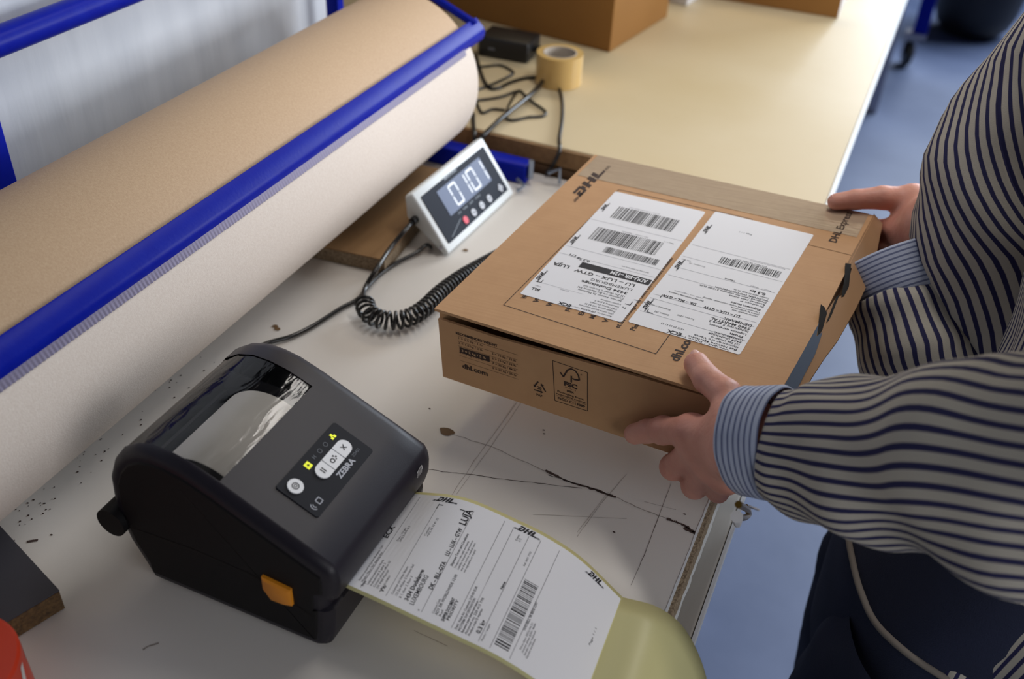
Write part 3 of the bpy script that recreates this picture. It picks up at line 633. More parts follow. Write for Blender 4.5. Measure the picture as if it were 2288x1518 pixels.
for k, ch in enumerate('0101'):
    x = lx0 + Ly * .13 + k * Ly * .125; y = ly0 + Lu * .05; L3 = fd(1.25); w_ = 2.6; sh = lambda q: q * .10
    P = {'a': ((x, y + dh), (x + dw, y + dh)), 'b': ((x + dw, y + dh), (x + dw, y + dh / 2 + 1)), 'c': ((x + dw, y + dh / 2 - 1), (x + dw, y)), 'd': ((x, y), (x + dw, y)), 'e': ((x, y + dh / 2 - 1), (x, y)), 'f': ((x, y + dh), (x, y + dh / 2 + 1))}
    for sgm in SEG[ch]: put_line(b, L3, *P[sgm], w_, 0)
b.build('digits', m_seg, lcd)
put = [(.335, m_red), (.455, None), (.575, None), (.69, None)]
for i, (fx, mm) in enumerate(put):
    b = MB(); cx, cy, r_ = Ly * fx, Lu * .215, 5.0; c0, c1_ = fd(.6), fd(1.7)
    ring_ = [(cx + r_ * math.cos(t), cy + r_ * math.sin(t)) for t in np.linspace(0, 2 * math.pi, 25)[:-1]]
    b.add([c0(*p) for p in ring_] + [c1_(*p) for p in ring_], [tuple(range(24, 48))] + [(k, (k + 1) % 24, 24 + (k + 1) % 24, 24 + k) for k in range(24)], 0)
    if i: put_line(b, fd(1.85), (cx - 2, cy), (cx + 2, cy), .9, 1); 
    if i in (1, 3): put_line(b, fd(1.85), (cx, cy - 2), (cx, cy + 2), .9, 1)
    tag(b.build('button', [mm or mat('button_grey', (186, 190, 198), .5), m_face], fp), 'red round button' if i == 0 else None)
b = MB(); cx, cy = Ly * .87, Lu * .22
q = [(cx - 6, cy), (cx, cy - 6), (cx + 6, cy), (cx, cy + 6)]; b.add([fd(.6)(*p) for p in q] + [fd(1.6)(*p) for p in q], [(4, 5, 6, 7)] + [(k, (k + 1) % 4, 4 + (k + 1) % 4, 4 + k) for k in range(4)], 0)
ringl(b, fd(1.7), cx, cy, 2.2, .7, 1, 12); b.build('button', [mat('button_grey'), m_face], fp)
sp = onx(930, 490, float(f01[0] - .006)); 
b = MB(); yS = (f00[1] + f01[1]) / 2
s1 = ony(928, 490, float(f01[1]) - .001); b.tube([s1 + np.array([0, .006, 0]), s1 + np.array([0, -.008, 0])], .0048, 16); b.build('cable_gland', m_black, sd, smooth=True)
s2 = ony(984, 556, float(f00[1]) - .0016); b = MB(); b.tube([s2 + np.array([0, .002, 0]), s2 + np.array([0, -.0005, 0])], .002, 10); b.build('screw', m_steel, sd)

for yy in (f01[1] + .02, f11[1] - .02):
    kz = (f01 + kq)[2]; b = MB(); xx = (f01 + kq)[0] + .010; b.tube([(xx, yy, .0196), (xx, yy, kz - .001)], .006, 12); b.build('foot', m_black, sd, smooth=True)
# ------------------------------------------------------------------ cables
def cable(name, label, pts, r, m=None, grp=None):
    b = MB(); b.tube(spline(pts, 8), r, 10); o = b.build(name, m or m_cable, None, smooth=True, ang=0); return tag(o, label, 'cable', grp)
cc = empty('coiled_cable', tuple(onz(830, 700, .01)), 'black coiled cable running from the scale display to behind the package', 'cable')
lead = [s1 + np.array([0, -.008, 0]), onz(905, 515, .04), onz(872, 555, .028), onz(842, 600, .026), onz(818, 640, .014), onz(812, 662, .015), onz(818, 672, .016)]
b = MB(); b.tube(spline(lead, 8), .0028, 10); b.build('lead', m_cable, cc, smooth=True, ang=0)
cl = spline([onz(*p, .0135) for p in ((814, 678), (826, 702), (860, 716), (905, 713), (945, 692), (985, 655), (1030, 622), (1075, 596), (1120, 572))], 40)
cl = np.array(cl); ds = np.r_[0, np.cumsum(np.linalg.norm(np.diff(cl, axis=0), axis=1))]; Lc = ds[-1]; NT = 40; hp = []
for i in range(NT * 14 + 1):
    u = i / (NT * 14); uu = u + .09 * math.sin(math.pi * u); s_ = Lc * uu; p = np.array([np.interp(s_, ds, cl[:, k]) for k in range(3)]); p2 = np.array([np.interp(min(s_ + .002, Lc), ds, cl[:, k]) for k in range(3)]); p1 = np.array([np.interp(max(s_ - .002, 0), ds, cl[:, k]) for k in range(3)])
    d = p2 - p1; d /= np.linalg.norm(d) + 1e-9; a = np.cross(d, [0, 0, 1]); a /= np.linalg.norm(a); c_ = np.cross(a, d); th = 2 * math.pi * i / 14; R_ = .0086 + .0016 * math.exp(-u * 6)
    hp.append(p + (a * math.cos(th) + c_ * math.sin(th)) * R_)
b = MB(); b.tube(spline([hp[-1], onz(1160, 566, .006), onz(1230, 560, .0035), (-.20, .97, .0035), (-.16, .90, .0035)], 8), .0026, 8); b.build('lead', m_cable, cc, smooth=True, ang=0)
b = MB(); b.tube(hp, .0019, 7); b.build('coil', m_cable, cc, smooth=True, ang=0)
cable('power_cable', 'thin black cable leaving the back of the label printer and running to the scale display', [(-.475, .505, .045), onz(535, 800, .02), onz(558, 785, .006), onz(600, 766, .004), onz(650, 752, .004), onz(700, 728, .004), onz(760, 690, .004), onz(800, 668, .004), onz(822, 640, .0035), onz(850, 612, .0035), onz(885, 588, .004), onz(930, 565, .006), onz(952, 548, .010), tuple(np.array(f00) + np.array([-.03, .010, -.002]))], .0024)
pa = empty('power_adapter', tuple(onz(1140, 130, TZ)), 'black power adapter block lying on the far table by the paper roll end', 'power adapter')
a0 = onz(1085, 128, TZ); a1 = onz(1178, 145, TZ); ax_ = (a1 - a0); la = np.linalg.norm(ax_); ax_ /= la; ay_ = np.array([-ax_[1], ax_[0], 0])
AF = lambda x, y, z: tuple(a0 + ax_ * x + ay_ * y + np.array([0, 0, z]))
b = MB(); b.box((-.015, 0, .0004), (la, .062, .034), 0, AF); b.build('case', m_black, pa, bevel=.004)
b = MB(); q = AF(la, .03, .018); b.tube([q, AF(la + .022, .026, .020)], [.007, .004], 12); b.build('strain_relief', m_black, pa, smooth=True)
b = MB(); put_rect(b, lambda x, y: AF(x, -.0003, y), .004, .014, .016, .018, 0); b.build('mark', m_gry, pa)
jk = AF(la + .022, .026, .020)
cable('power_cable', 'thick black cable hanging from the power adapter down to the top of the scale display', [jk, onz(1212, 125, TZ + .018), onz(1219, 150, TZ + .012), onz(1213, 180, TZ + .01), onz(1185, 212, TZ + .012), onz(1120, 265, TZ + .012), onz(1085, 298, TZ + .006), onz(1068, 318, .035), onz(1062, 332, .02)], .0036)
cable('power_cable', 'black cable looping on the far table and dropping over its edge behind the package', [onz(*p, TZ + .003) for p in ((1062, 118), (1078, 172), (1094, 196), (1115, 196), (1140, 184), (1175, 174), (1210, 174), (1240, 182), (1252, 204), (1257, 232), (1256, 268), (1250, 310))] + [onz(1251, 326, TZ + .005), ony(1250, 338, 1.190), ony(1244, 354, 1.188), onz(1232, 374, .012), onz(1222, 388, .006)], .0027)
cable('power_cable', 'thin black cable folded into a triangle shaped loop on the far table', [onz(*p, TZ + .0025) for p in ((1050, 225), (1085, 222), (1120, 216), (1158, 203), (1170, 210), (1190, 228), (1212, 243), (1220, 253), (1210, 260), (1180, 262), (1145, 269), (1131, 262), (1135, 240), (1150, 212), (1160, 202))], .0020)
cable('power_cable', 'thin black cable zigzagging beneath the black power adapter on the far table', [onz(*p, TZ + .0025) for p in ((1040, 152), (1085, 148), (1118, 146), (1146, 160), (1138, 170), (1100, 188), (1068, 200), (1050, 205))], .0020)
cable('power_cable', 'thin black cable bending beside the lower right end of the paper roll', [onz(*p, TZ + .0025) for p in ((1060, 215), (1068, 236), (1078, 252), (1100, 244), (1128, 246))], .0020)
cable('power_cable', 'short black cable dropping behind the top corner of the scale display', [onz(1057, 255, TZ + .003), onz(1058, 280, TZ + .003), onz(1060, 300, TZ + .003), onz(1062, 322, .03)], .0030)

# ------------------------------------------------------------------ things on the far table
tc_ = onz(1247, 184, TZ); R_t = .0365
tp = empty('tape_roll', (tc_[0], tc_[1] , TZ), 'roll of brown packing tape lying flat beside the black power adapter', 'tape')
b = MB(); b.lathe((tc_[0], tc_[1], TZ + .0006), (0, 0, 1), [(.0265, 0), (R_t, 0), (R_t, .048), (.0265, .048), (.0265, 0)], 64); b.build('winding', mat('brown_tape', (206, 172, 108), .3, coat=.4), tp, smooth=True)
b = MB(); b.lathe((tc_[0], tc_[1], TZ + .0004), (0, 0, 1), [(.0245, 0), (.0263, 0), (.0263, .0485), (.0245, .0485), (.0245, 0)], 64); b.build('core', mat('tape_core', (186, 176, 164), .8), tp, smooth=True)
def carton(name, label, c0, c1, depth, h, m, m2=None, group=None, yawfix=None):
    c0, c1 = np.array(c0), np.array(c1); ex_ = c1 - c0; L = np.linalg.norm(ex_); ex_ /= L; ey_ = np.array([-ex_[1], ex_[0], 0])
    F = lambda x, y, z: tuple(c0 + ex_ * x + ey_ * y + np.array([0, 0, z + .0005]))
    root = empty(name, tuple((c0 + c1) / 2), label, 'box', group)
    b = MB(); b.box((0, 0, 0), (L, depth, h), 0, F); b.mi[3] = 1; b.build('carton', [m, m2 or m], root, bevel=.002)
    b = MB(); b.box((0.001, .001, h + .0006), (L - .001, depth / 2 - .0012, h + .0036), 0, F); b.build('flap', [m], root)
    b = MB(); b.box((0.001, depth / 2 + .0012, h + .0006), (L - .001, depth - .001, h + .0036), 0, F); b.build('flap', [m], root)
    return root, F, L
c1b = onz(1362, 118, TZ); dirx = np.array([.985, -.14, 0]); 
carton('cardboard_box', 'large brown cardboard box standing behind the packing tape roll', c1b - dirx * .46, c1b, .235, .20, m_boxbr)
cB = onz(1522, 22, TZ) + np.array([.004, .025, 0]); carton('cardboard_box', 'pale carton standing just behind the large brown cardboard box', cB - dirx * .05, cB, .09, .12, m_white)
cC = onz(1872, 42, TZ); carton('cardboard_box', 'brown box with a white side at the far right of the table', cC - np.array([.97, .02, 0]) * .30, cC, .22, .16, m_boxbr, m_white)

# ------------------------------------------------------------------ the package held above the table
BO = np.array([-.3422, .6669, .1245]); BW, BD, BH = 313.9, 342.2, 80.4
def rot3(a, b_, g):
    ca, sa_ = math.cos(a), math.sin(a); cb, sb = math.cos(b_), math.sin(b_); cg, sg = math.cos(g), math.sin(g)
    return np.array([[ca, -sa_, 0], [sa_, ca, 0], [0, 0, 1]]) @ np.array([[cb, 0, sb], [0, 1, 0], [-sb, 0, cb]]) @ np.array([[1, 0, 0], [0, cg, -sg], [0, sg, cg]])
BR = rot3(-.0934, -.0546, .0432)
def BT(u, v, h): return BO + BR @ (np.array([u, v, h]) / 1000)
def to_box(p): return BR.T @ (np.array(p) - BO) * 1000
def top_px(px, py, h=0):
    n = BR[:, 2]; q = BT(0, 0, h); r = ray(px, py); t = np.dot(q - CAM, n) / np.dot(r, n); return CAM + r * t
def front_px(px, py, d=0):
    n = BR[:, 1]; q = BT(0, -d, 0); r = ray(px, py); t = np.dot(q - CAM, n) / np.dot(r, n); return CAM + r * t
pk = empty('cardboard_package', tuple(BT(BW / 2, BD / 2, -BH)), 'flat brown courier package with two white shipping labels, held above the table', 'package')
TP = lambda h: (lambda u, v: tuple(BT(u, v, h)))
FR = lambda d: (lambda u, h: tuple(BT(u, -d, h)))
# tray: bottom, walls
b = MB(); Mx = lambda x, y, z: tuple(BT(x, y, z))
b.box((1, 1, -BH), (BW - 1, BD - 1, -BH + 3), 0, Mx)
b.add([BT(*p) for p in ((1, 0, -BH), (BW - .5, 0, -BH), (BW - .5, 0, -4.6), (200, 0, -7.5), (60, 0, -13.0), (1, 0, -12.0), (1, 3, -BH), (BW - .5, 3, -BH), (BW - .5, 3, -4.6), (200, 3, -7.5), (60, 3, -13.0), (1, 3, -12.0))],
      [(0, 1, 2, 3, 4, 5), (11, 10, 9, 8, 7, 6), (0, 6, 7, 1), (1, 7, 8, 2), (2, 8, 9, 3), (3, 9, 10, 4), (4, 10, 11, 5), (5, 11, 6, 0)], 0)
b.box((1, 3, -BH), (4, BD, -4), 0, Mx); b.box((4, BD - 4, -BH), (BW, BD - 1, -4), 0, Mx); b.box((BW - 4, 3, -BH), (BW - 1, BD - 4, -6), 0, Mx)
F_ = FR(.25)
def TF(s, u, h, H_, w=None, bold=0.0): put_text(b, F_, s, u, h, H_, (1, 0), w, bold, 1)
TF('RECOMMENDED WEIGHT', 19.5, -23, 2.6, 44, .035)
rows = [('1 = 0.5 kg / 1 lb', ''), ('2 = 1.0 kg / 2 lb', '5 = 10 kg / 22 lb'), ('', '6 = 15 kg / 33 lb'), ('4 = 5 kg / 11 lb', '7 = 20 kg / 44 lb'), ('', '8 = 25 kg / 55 lb')]
for i, (l, r_) in enumerate(rows):
    y = -27.8 - i * 5.6
    if l: TF(l, 21.5, y - (5 if i > 2 else 0) * 0, 2.2, 26)
    if r_: TF(r_, 57, y, 2.2, 25, .008)
for i in range(6): put_line(b, F_, (21 if i < 3 else 22, -24.8 - i * 5.6), (84, -24.8 - i * 5.6), .25, 1)
put_rect(b, F_, 22.5, -43.5, 54.5, -37.0, 1)
put_text(b, FR(.4), '3 = 2 kg / 5 lb', 24.5, -41.4, 2.5, (1, 0), 26, .02, 2)
TF('dhl.com', 24, -61.0, 5.2, 27.5, .035)
def tri(cx, cy, R_):
    for k in range(3):
        a0 = math.pi / 2 + k * 2 * math.pi / 3; a1 = a0 + 2 * math.pi / 3
        p0 = np.array([cx + R_ * math.cos(a0), cy + R_ * math.sin(a0)]); p1 = np.array([cx + R_ * math.cos(a1), cy + R_ * math.sin(a1)])
        put_line(b, F_, p0 * .86 + p1 * .14, p0 * .42 + p1 * .58, 1.4, 1); d = (p1 - p0) / np.linalg.norm(p1 - p0); q = np.array([-d[1], d[0]]); c_ = p0 * .42 + p1 * .58
        b.add([F_(*(c_ + q * 2)), F_(*(c_ - q * 2)), F_(*(c_ + d * 3))], [(0, 1, 2)], 1)
tri(105.5, -54.5, 8.5); TF('20', 103.4, -56.5, 3.4, 4.4, .02); TF('PAP', 102.3, -64.8, 2.6, 6.4, .02)
for p0, p1 in (((119, -18.7), (152.6, -19.7)), ((152.6, -19.7), (153.6, -63.2)), ((153.6, -63.2), (121.2, -63.6)), ((121.2, -63.6), (119, -18.7))): put_line(b, F_, p0, p1, .6, 1)
tr_ = [(126.5, -29), (129.5, -33), (133.5, -24), (137, -21.2), (141, -22), (144, -26), (145.2, -31), (140, -32.2), (138.5, -31.4)]
for i in range(len(tr_) - 1): put_line(b, F_, tr_[i], tr_[i + 1], 1.5, 1)
put_line(b, F_, (137.3, -29), (137.3, -36.4), 1.5, 1); TF('®', 146, -25, 1.6, 1.8)
TF('FSC', 130, -42.2, 4.6, 13.2, .05); TF('www.fsc.org', 131, -44.6, 1.2, 11); TF('MIX', 133, -48.6, 2.2, 7.4, .03); TF('Packaging from', 123.5, -52.4, 2.0, 26, .01); TF('responsible sources', 122.5, -55.4, 2.0, 29, .01)
put_line(b, F_, (122.5, -56.6), (152, -56.4), .25, 1); TF('FSC® C113089', 124, -60.6, 2.6, 27, .03)
b.build('tray', [m_cardin, m_cprint, mat('print_knockout', (196, 158, 118), .8)], pk, fixn=False)
# lid
b = MB(); G = []; NU, NV = 16, 8
def lidh(u, v): return 0.0
b.box((-1.0, -1.5, -3.0), (BW, BD, 0), 0, Mx)
T0 = TP(.25)
def TT(s, u, v, h, w=None, bold=0.0, d=(0, 1)): put_text(b, T0, s, u, v, h, d, w, bold, 1)
flyer_logo(b, T0, 27.5, 231, 93, 11.5, (0, 1))
for p0, p1 in (((57.8, 277.6), (52.7, 31.4)), ((52.7, 31.4), (203.5, 26.5)), ((203.5, 26.5), (203.7, 58)), ((57.8, 277.6), (205.4, 279.6)), ((205.4, 279.6), (206, 276))): put_line(b, T0, p0, p1, .7, 1)
TT('DHL Express', 292.5, 271, 7.2, 66, .03); TT('dhl.com', 224.0, 24.5, 8.0, 42, .03)
for i, (u, s) in enumerate(((66, 'Warenbegleitpapiere hier einlegen'), (78.5, 'Weitere Hinweise'), (92, 'Wichtige Unterlagen'), (111, 'Place this label here'), (124, 'Etiqueta de envio'), (135, 'Mettre ici le bordereau'), (148, 'Verzendlabel hier'))): TT(s, u, 48.5, 4.6, 60, .03)
TT('et les messages du client correctement emballés', 160.9, 46, 4.6, 128, .02); TT('Please place the label inside this area', 174.5, 48, 4.6, 110, .02)
lidm = b.build('lid', [m_cardin, m_cprint], pk, fixn=False)
b = MB(); put_line(b, TP(.2), (262, 256.5), (313, 255.6), .9, 0); b.build('crease', mat('crease_brown', (140, 106, 74), .9), lidm)
# front tuck edge of the lid, left dark opening is the real gap below it
# clear packing tape along the back of the lid, folding down the back
m_tape = mat('clear_tape', (182, 160, 136), .16, bump=((12, 420, 12), .35), coat=.8)
b = MB(); b.add([BT(*p) for p in ((3, 288, .22), (308, 291, .22), (308, BD + .3, .22), (3, BD + .3, .22), (3, BD + .3, -25), (308, BD + .3, -25))], [(0, 1, 2, 3), (3, 2, 5, 4)], 0); b.build('packing_tape', m_tape, pk)
# right side: opened tuck flap with torn perforation and grey adhesive strip
RN = np.cross(BR @ np.array([0, 1, 0]), BR @ np.array([.80, 0, -.60])); RN /= np.linalg.norm(RN); RP = BT(BW, 0, -.5)
def flap_px(px, py, lift=0):
    r = ray(px, py); n = RN if np.dot(RN, [0, 0, 1]) > 0 else -RN; t = np.dot(RP + n * lift - CAM, n) / np.dot(r, n); return CAM + r * t
def slab(name, pts, lift, th, m):
    b = MB(); n = len(pts); b.add([flap_px(*p, lift) for p in pts] + [flap_px(*p, lift) - np.array([0, 0, th]) for p in pts], [tuple(range(n)), tuple(range(2 * n - 1, n - 1, -1))] + [(i, (i + 1) % n, n + (i + 1) % n, n + i) for i in range(n)])
    return b.build(name, m, pk)
slab('side_flap', [(1953, 478), (1892, 590), (1903, 600), (1890, 655), (1866, 668), (1842, 704), (1836, 716), (1810, 762), (1748, 866), (1790, 880), (1842, 800), (1872, 760), (1912, 690), (1950, 610), (1972, 500)], .0002, .0025, mat('side_cardboard', (168, 130, 94), .8))
slab('torn_edge', [(1889, 588), (1902, 590), (1897, 640), (1886, 662), (1880, 664), (1887, 622)], .0006, .001, m_dark)
slab('torn_edge', [(1834, 680), (1842, 686), (1848, 700), (1838, 736), (1826, 756), (1829, 722)], .0006, .001, m_dark)
slab('torn_edge', [(1868, 664), (1876, 658), (1860, 700), (1852, 716), (1846, 722)], .0006, .001, m_dark)
slab('adhesive_strip', [(1830, 722), (1824, 752), (1838, 742), (1822, 790), (1790, 852), (1776, 878), (1750, 866), (1800, 776)], .0012, .0005, mat('grey_strip', (96, 108, 126), .3))
# shipping labels
def ship_label(u0, v0, u1, v1, tilt=0):
    """returns MB and a function mapping (x right, y up) as read, in mm from the top left as read"""
    b = MB(); r = 2.2; pts = []
    cu, cv = (u0 + u1) / 2, (v0 + v1) / 2
    def RT(u, v): a = tilt; return (cu + (u - cu) * math.cos(a) - (v - cv) * math.sin(a), cv + (u - cu) * math.sin(a) + (v - cv) * math.cos(a))
    for (cx, cy, a) in ((u1 - r, v0 + r, -90), (u1 - r, v1 - r, 0), (u0 + r, v1 - r, 90), (u0 + r, v0 + r, 180)):
        for i in range(6): t = math.radians(a + 18 * i); pts.append(RT(cx + r * math.cos(t), cy + r * math.sin(t)))
    n = len(pts); b.add([BT(p[0], p[1], .45) for p in pts] + [BT(p[0], p[1], .05) for p in pts], [tuple(range(n))] + [(i, (i + 1) % n, n + (i + 1) % n, n + i) for i in range(n)], 0)
    return b, (lambda u, v: tuple(BT(*RT(u, v), .60)))
b, L1 = ship_label(56.8, 54.2, 158.6, 272.0, .006)
def LT(s, u, v, h, w=None, bold=0.0, mi=1, f=None, al=0): put_text(b, f or L1, s, u, v, h, (-1, 0), w, bold, mi, align=al)
flyer_logo(b, L1, 62.8, 225.5, 20, 4.2, (0, 1)); flyer_logo(b, L1, 62.8, 151.2, 22, 4.4, (0, 1)); flyer_logo(b, L1, 62.8, 78.0, 22, 4.4, (0, 1))
barcode(b, L1, 74.4, 218.3, 141.2, 243.8, 0, 11, unit=.5); barcode(b, L1, 71.8, 170.0, 143.4, 195.8, 0, 23, unit=.42); barcode(b, L1, 95.0, 153.8, 150.8, 164.6, 0, 31, unit=.30)
LT('(2L) LU3434 + 48000001', 125, 199, 1.6, 28, 0, 2); LT('(J) JD01 4600 0098 8856 5397', 118, 247, 1.3, 34, 0, 2); LT('Piece 1 / 1', 152, 199, 1.8, 10)
for v in (207, 149, 134): put_line(b, L1, (158, v), (58, v), .25, 2)
LT('Ref Code: 88 5653 Parts DK', 150, 139.5, 1.6, 28); LT('0.3 kg', 91.5, 134, 3.2, 14, .02); LT('1/1', 76.5, 137, 3.2, 8, .02); LT('Piece', 76, 133.5, 1.2, 5, 0, 2); LT('Weight', 88, 130.6, 1.2, 7, 0, 2)
put_rect(b, L1, 85.6, 119.0, 157.6, 128.6, 1); put_text(b, lambda u, v: tuple(np.array(L1(u, v)) + np.array([0, 0, .0002])), 'ADU–SIR –12M', 154.5, 127.2 - .6, 5.4, (-1, 0), 37, .03, 3)
LT('LUJA', 78.6, 117.0, 5.2, 17.5, .02); LT('LU – LUX – GTW', 147, 115.0, 4.6, 62, .015)
LT('LUXEMBOURG', 147.5, 107.0, 3.9, 42, .0); LT('3434 Dudelange', 145.8, 100.0, 4.0, 47, .02)
for i, (s, w) in enumerate((('132 Zae Wolser G Entrance Sud', 42), ('Customer c/o Bat Maritime SAI', 46), ('Service: Retour 2e Maritime', 44))): LT(s, 146, 93.4 - i * 4.0, 2.7, w)
for i, (s, w) in enumerate((('Logistics warehouse', 20), ('Industrivej 5 gate 2', 24), ('5960 Marstal, Denmark', 27), ('Shipper phone +45 62 53', 30), ('DHL online waybill document', 34), ('Account no. 220 415 778', 30))): LT(s, 147.5, 79.5 - i * 4.1, 2.2, w)
LT('BLL', 71.0, 68.6, 3.6, 9, .03); LT('Origin:', 70, 73, 1.4, 7, 0, 2); LT('Contact:', 96, 77.5, 1.5, 9, 0, 2); LT('To', 154, 77, 2.2, 4, .02)
for p0, p1 in (((66, 79), (60.5, 79)), ((66, 79), (66, 84)), ((150, 82), (155, 82)), ((155, 82), (155, 88)), ((64, 112.5), (69, 112.5))): put_line(b, L1, p0, p1, .8, 1)
put_line(b, L1, (110, 79), (60, 79), .2, 2); LT('ECX', 108, 58.8, 4.0, 13, .04); LT('2022-04-21  Label v7', 130, 58, 1.4, 22, 0, 2)
lab1 = b.build('shipping_label', [m_paper, m_ink, m_inkg, mat('knockout_white', (236, 236, 240), .6)], pk, fixn=False); lab1['label'] = 'left white shipping label with two large barcodes and black bar'
b, L2 = ship_label(165.2, 57.4, 268.0, 277.2, -.012)
flyer_logo(b, L2, 172.5, 229, 21, 4.6, (0, 1)); flyer_logo(b, L2, 172.5, 153.5, 22, 4.6, (0, 1)); flyer_logo(b, L2, 172.5, 78.3, 22, 4.6, (0, 1))
L2T = lambda s, u, v, h, w=None, bold=0.0, mi=1: LT(s, u, v, h, w, bold, mi, L2)
L2T('Page 1 / 1', 214, 250, 2.2, 13); barcode(b, L2, 201.8, 185.2, 260.6, 197.2, 0, 41, unit=.42)
for v in (205, 181, 160, 144, 108, 101, 78): put_line(b, L2, (266, v), (168, v), .28, 2)
L2T('WAYBILL 98 8856 5397', 246, 182.2 + 17.6, 2.0, 32); L2T('Sender copy: not to be attached', 262, 203.6, 1.5, 34, 0, 2); L2T('Doc 0421', 178, 176.4, 1.8, 9); L2T('Contents 10', 194, 173, 1.8, 16)
L2T('Name', 227, 163, 2.0, 10, .02); L2T('0.3 kg', 259, 155.5, 3.6, 15, .035); L2T('Pieces: 1   Weight', 262, 162, 1.5, 20, 0, 2)
for i, (s, w) in enumerate((('Content: parts for scale DK no.', 34), ('INCOTERM: DAP DESTINATION', 50), ('Declared value for customs 210.00 EUR', 64), ('Receiver pays duties', 34), ('Product P', 22))): L2T(s, 264, 149.6 - i * 3.7, 2.2, w, .012)
L2T('Shipment terms', 263, 129, 2.6, 28, .03); 
for i in range(3): L2T(('Transport rules apply worldwide liability', 'Limited by agreement see', 'carrier waybill text')[i], 264, 124.5 - i * 3.4, 1.9, (54, 26, 24)[i], .01)
L2T('LU – LUX – GTW', 250, 111.5, 3.8, 34, .03); L2T('DK – BLL – GTA', 209, 111.5, 3.8, 32, .03); L2T('Express Worldwide Network', 213, 118.5, 1.8, 34, .02); L2T('1200 not negotiable', 211, 122.5, 1.5, 28, 0, 2)
for i, (s, w, h) in enumerate((('DENMARK', 26, 3.4), ('5960 MARSTAL', 36, 3.8), ('Industrivej 5 gate 2', 36, 2.6), ('Logistics warehouse', 34, 2.6))): L2T(s, 264, 103 - i * 5.0, h, w, .015)
L2T('From', 262.5, 83.4, 3.0, 12, .035)
for i, (s, w) in enumerate((('LUXEMBOURG', 26), ('3434 Dudelange', 30), ('132 Zae Wolser G', 26), ('Customer c/o Vente', 40), ('Bat Nature Maritime', 44))): L2T(s, 264, 79.0 - i * 3.9, 2.4, w, .01)
L2T('Contact 352', 194, 84, 2.2, 14); L2T('Shipment created by sender', 192, 92, 2.0, 36); L2T('Service 1200', 216, 88, 2.0, 16); L2T('+352 20 33 41 22', 214, 70, 2.2, 22); L2T('ECX', 214.5, 63.0, 4.4, 13.5, .04); L2T('Weight / Piece ref', 258, 60.2, 1.9, 46)
for p0, p1 in (((174, 79), (174, 84)), ((174, 79), (180, 79)), ((176, 110), (176, 105)), ((176, 110), (182, 110))): put_line(b, L2, p0, p1, .8, 1)
lab2 = b.build('shipping_label', [m_paper, m_ink, m_inkg], pk, fixn=False); lab2['label'] = 'right white shipping label with one small barcode'

# ------------------------------------------------------------------ background beyond the table
tr = empty('trolley', (-.02, 4.75, -.9), 'blue steel trolley with black caster wheel on the floor beyond the table', 'trolley')
wq = onz(2016, 150, -.9); px0, py0 = wq[0] + .03, wq[1] + .05
b = MB(); b.box((px0 - .03, py0 - .03, -.755), (px0 + .03, py0 + .03, .1)); b.build('post', m_blue, tr, bevel=.004)
b = MB(); b.box((px0 + .03, py0 - .02, -.42), (px0 + 1.2, py0 + .02, -.37)); b.build('shelf_bar', m_blue, tr)
b = MB(); b.lathe((wq[0] - .01, wq[1] + .02, -.845), (1, .25, 0), [(.001, 0), (.046, 0), (.053, .006), (.053, .024), (.046, .03), (.001, .03)], 32); b.build('wheel', m_black, tr, smooth=True)
b = MB(); b.box((wq[0] - .022, wq[1] - .0, -.85), (wq[0] - .016, wq[1] + .05, -.77)); b.box((wq[0] + .028, wq[1] + .0, -.85), (wq[0] + .034, wq[1] + .05, -.77)); b.box((px0 - .055, py0 - .035, -.775), (px0 + .03, py0 + .03, -.756)); b.build('fork', m_steel, tr)
cb = onz(2160, 98, -.9)
bn = empty('bin', tuple(cb + np.array([0, .17, 0])), 'round black tub with a small red label standing beyond the blue trolley post', 'bin')
b = MB(); b.lathe(tuple(cb + np.array([0, .17, .001])), (0, 0, 1), [(.001, 0), (.08, .0), (.13, .015), (.165, .05), (.185, .11), (.195, .20), (.20, .42), (.205, .43), (.20, .44), (.185, .42), (.18, .2), (.001, .06)], 48); b.build('tub', m_black, bn, smooth=True)
b = MB(); cx, cy = cb[0], cb[1] + .17
b.add([(cx + .2025 * math.cos(a), cy + .2025 * math.sin(a), z) for z in (-.66, -.58) for a in np.linspace(-2.15, -1.8, 6)], [(i, i + 1, 7 + i, 6 + i) for i in range(5)]); b.build('sticker', mat('sticker_red', (214, 30, 40), .5), bn)

